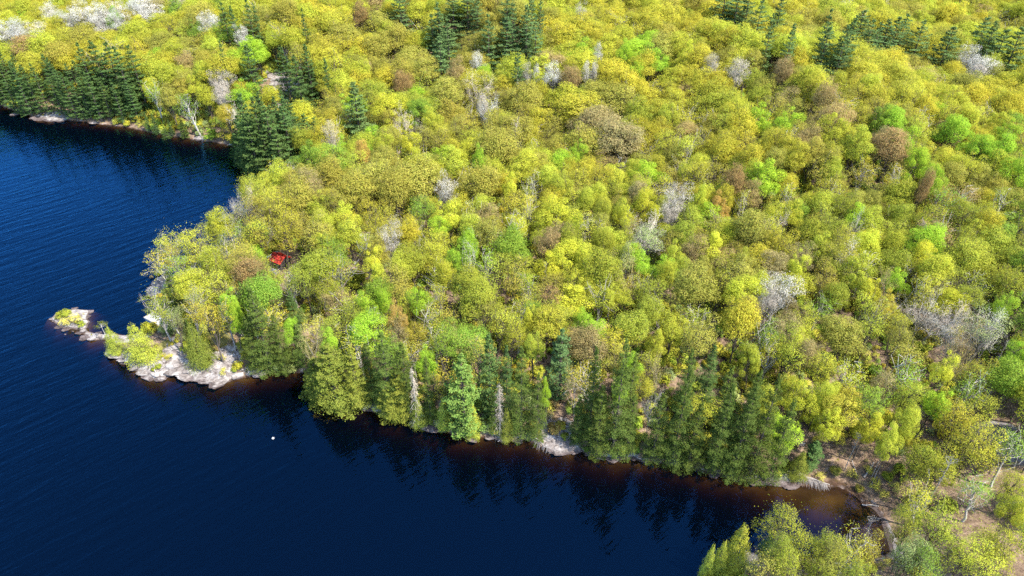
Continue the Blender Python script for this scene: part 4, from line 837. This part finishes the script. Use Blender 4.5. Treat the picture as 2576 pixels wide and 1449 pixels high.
# ------------------------------------------------------------------ cabin, pontoon boat, buoy
def part(name, f, m, root):
    b = MB(); f(b); return link(name, b.mesh(name, m), root)
def cabin():
    x, y, z = hit(708, 668); root = bpy.data.objects.new('cabin', None); C.objects.link(root); root.location = (x, y, z); root.rotation_euler = (0, 0, R(-32)); root.scale = (0.88, 0.88, 0.88)
    W, D, Hh = 2.0, 1.8, 2.3
    part('wall', lambda b: b.box(-W, W, -D, D, -0.6, Hh), M['wall'], root)
    def roof(b):
        e = 0.4; r = 1.15; t = 0.09
        for s in (-1, 1):
            y0 = s * (D + e)
            b.add([(-W - e, y0, Hh - 0.15), (W + e, y0, Hh - 0.15), (W + e, 0, Hh + r), (-W - e, 0, Hh + r), (-W - e, y0, Hh - 0.15 + t), (W + e, y0, Hh - 0.15 + t), (W + e, 0, Hh + r + t), (-W - e, 0, Hh + r + t)],
                  [[0, 1, 2, 3], [7, 6, 5, 4], [0, 4, 5, 1], [1, 5, 6, 2], [3, 2, 6, 7], [0, 3, 7, 4]])
        for k in range(13):
            xx = -W - e + 0.05 + k * (2 * (W + e) - 0.1) / 12
            for s in (-1, 1): b.tube([(xx, s * (D + e), Hh - 0.03), (xx, 0, Hh + r + 0.12)], [0.025, 0.025], 4)
    part('roof', roof, M['red'], root)
    part('gable', lambda b: [b.add([(s * W, -D, Hh), (s * W, D, Hh), (s * W, 0, Hh + 1.05), (s * (W - .1), -D, Hh), (s * (W - .1), D, Hh), (s * (W - .1), 0, Hh + 1.05)], [[0, 1, 2, 2], [3, 5, 4, 4]]) for s in (-1, 1)], M['wall'], root)
    part('porch_roof', lambda b: b.add([(-W - 2.0, -1.5, 2.0), (-W - .3, -1.5, 2.5), (-W - .3, 1.9, 2.5), (-W - 2.0, 1.9, 2.0), (-W - 2.0, -1.5, 2.08), (-W - .3, -1.5, 2.58), (-W - .3, 1.9, 2.58), (-W - 2.0, 1.9, 2.08)],
         [[0, 3, 2, 1], [4, 5, 6, 7], [0, 1, 5, 4], [1, 2, 6, 5], [2, 3, 7, 6], [3, 0, 4, 7]]), M['tarp'], root)
    for px in (-W - 1.9,):
        for py in (-1.4, 1.8): part('post', lambda b: b.tube([(px, py, -1.0), (px, py, 2.05)], [0.05, 0.05], 6), M['wall'], root)
    wn = part('window', lambda b: b.box(-1.3, -0.3, -D - 0.04, -D, 0.9, 1.8), M['white'], root); part('pane', lambda b: b.box(-1.22, -0.38, -D - 0.06, -D - 0.043, 0.98, 1.72), M['glass'], wn)
    dr = part('door', lambda b: b.box(0.4, 1.25, -D - 0.05, -D, 0, 1.95), M['deckwood'], root); part('handle', lambda b: b.tube([(1.12, -D - 0.08, 0.95), (1.12, -D - 0.08, 1.1)], [0.02, 0.02], 5), M['pontoon'], dr)
    def deck(b):
        for k in range(16): b.box(-W + k * 0.26, -W + k * 0.26 + 0.24, -D - 2.6, -D - 0.06, -0.1, -0.02)
        for px in (-W + .1, 0, W + .05):
            for py in (-D - 2.5, -D - 0.3): b.tube([(px, py, -2.5), (px, py, -0.1)], [0.07, 0.07], 6)
    dk = part('deck', deck, M['deckwood'], root)
    def rail(b):
        for (x0, y0, x1, y1) in ((-W, -D - 2.55, W + .1, -D - 2.55), (-W, -D - 2.55, -W, -D - .1), (W + .1, -D - 2.55, W + .1, -D - .1)):
            L = math.hypot(x1 - x0, y1 - y0); n = int(L / 0.28)
            b.tube([(x0, y0, 0.95), (x1, y1, 0.95)], [0.04, 0.04], 4); b.tube([(x0, y0, 0.12), (x1, y1, 0.12)], [0.03, 0.03], 4)
            for i in range(n + 1): f = i / n; b.tube([(x0 + (x1 - x0) * f, y0 + (y1 - y0) * f, -0.02), (x0 + (x1 - x0) * f, y0 + (y1 - y0) * f, 0.95)], [0.018, 0.018], 4)
    part('railing', rail, M['deckwood'], dk)
    root['label'] = 'small dark cabin with red metal roof and pale porch roof among the trees'; root['category'] = 'cabin'
cabin()
def boat():
    x, y = flat(391, 803, 0.6); root = bpy.data.objects.new('pontoon_boat', None); C.objects.link(root); root.location = (x, y, 0.0); root.rotation_euler = (0, 0, R(-33))
    for s in (-1, 1): part('pontoon', lambda b: b.tube([(-2.75, s * 0.85, 0.12), (-2.3, s * 0.85, 0.12), (2.3, s * 0.85, 0.12), (2.6, s * 0.85, 0.2)], [0.05, 0.3, 0.3, 0.1], 10), M['pontoon'], root)
    part('deck', lambda b: b.box(-2.5, 2.5, -1.25, 1.25, 0.44, 0.54), M['white'], root)
    def side(b):
        b.box(-2.5, 1.9, -1.27, -1.22, 0.545, 0.95); b.box(-2.5, 1.9, 1.22, 1.27, 0.545, 0.95); b.box(-2.55, -2.505, -1.2, 1.2, 0.545, 0.92)
    part('side_panel', side, M['white'], root)
    part('seat', lambda b: (b.box(-2.4, -1.8, -1.15, 1.15, 0.545, 0.85), b.box(0.6, 1.2, -1.15, -0.5, 0.545, 0.85)), M['white'], root)
    part('cover', lambda b: b.add([(-1.7, -1.2, 0.97), (1.1, -1.2, 0.97), (1.1, 1.2, 0.97), (-1.7, 1.2, 0.97), (-0.3, 0, 1.08)], [[0, 1, 4, 4], [1, 2, 4, 4], [2, 3, 4, 4], [3, 0, 4, 4]]), M['white'], root)
    part('console', lambda b: b.box(1.3, 1.65, 0.3, 0.95, 0.545, 1.15), M['pontoon'], root)
    part('engine', lambda b: (b.box(2.55, 2.85, -0.18, 0.18, 0.4, 0.95), b.box(2.62, 2.75, -0.06, 0.06, -0.3, 0.4)), M['bark'], root)
    root['label'] = 'white pontoon boat moored by the rocks behind the peninsula cedar'; root['category'] = 'boat'
boat()
def buoy():
    x, y = flat(687, 1103); root = bpy.data.objects.new('buoy', None); C.objects.link(root); root.location = (x, y, 0)
    part('float', lambda b: b.tube([(0, 0, -0.15), (0, 0, -0.05), (0, 0, 0.12), (0, 0, 0.22), (0, 0, 0.27)], [0.08, 0.24, 0.26, 0.16, 0.04], 12), M['white'], root)
    part('ring', lambda b: b.tube([(0.08 * math.cos(t), 0, 0.32 + 0.07 * math.sin(t)) for t in np.linspace(0, 6.28, 9)], [0.015] * 9, 4), M['pontoon'], root)
    root['label'] = 'small white buoy floating alone on the dark blue water'; root['category'] = 'buoy'
buoy()

finish_labels()
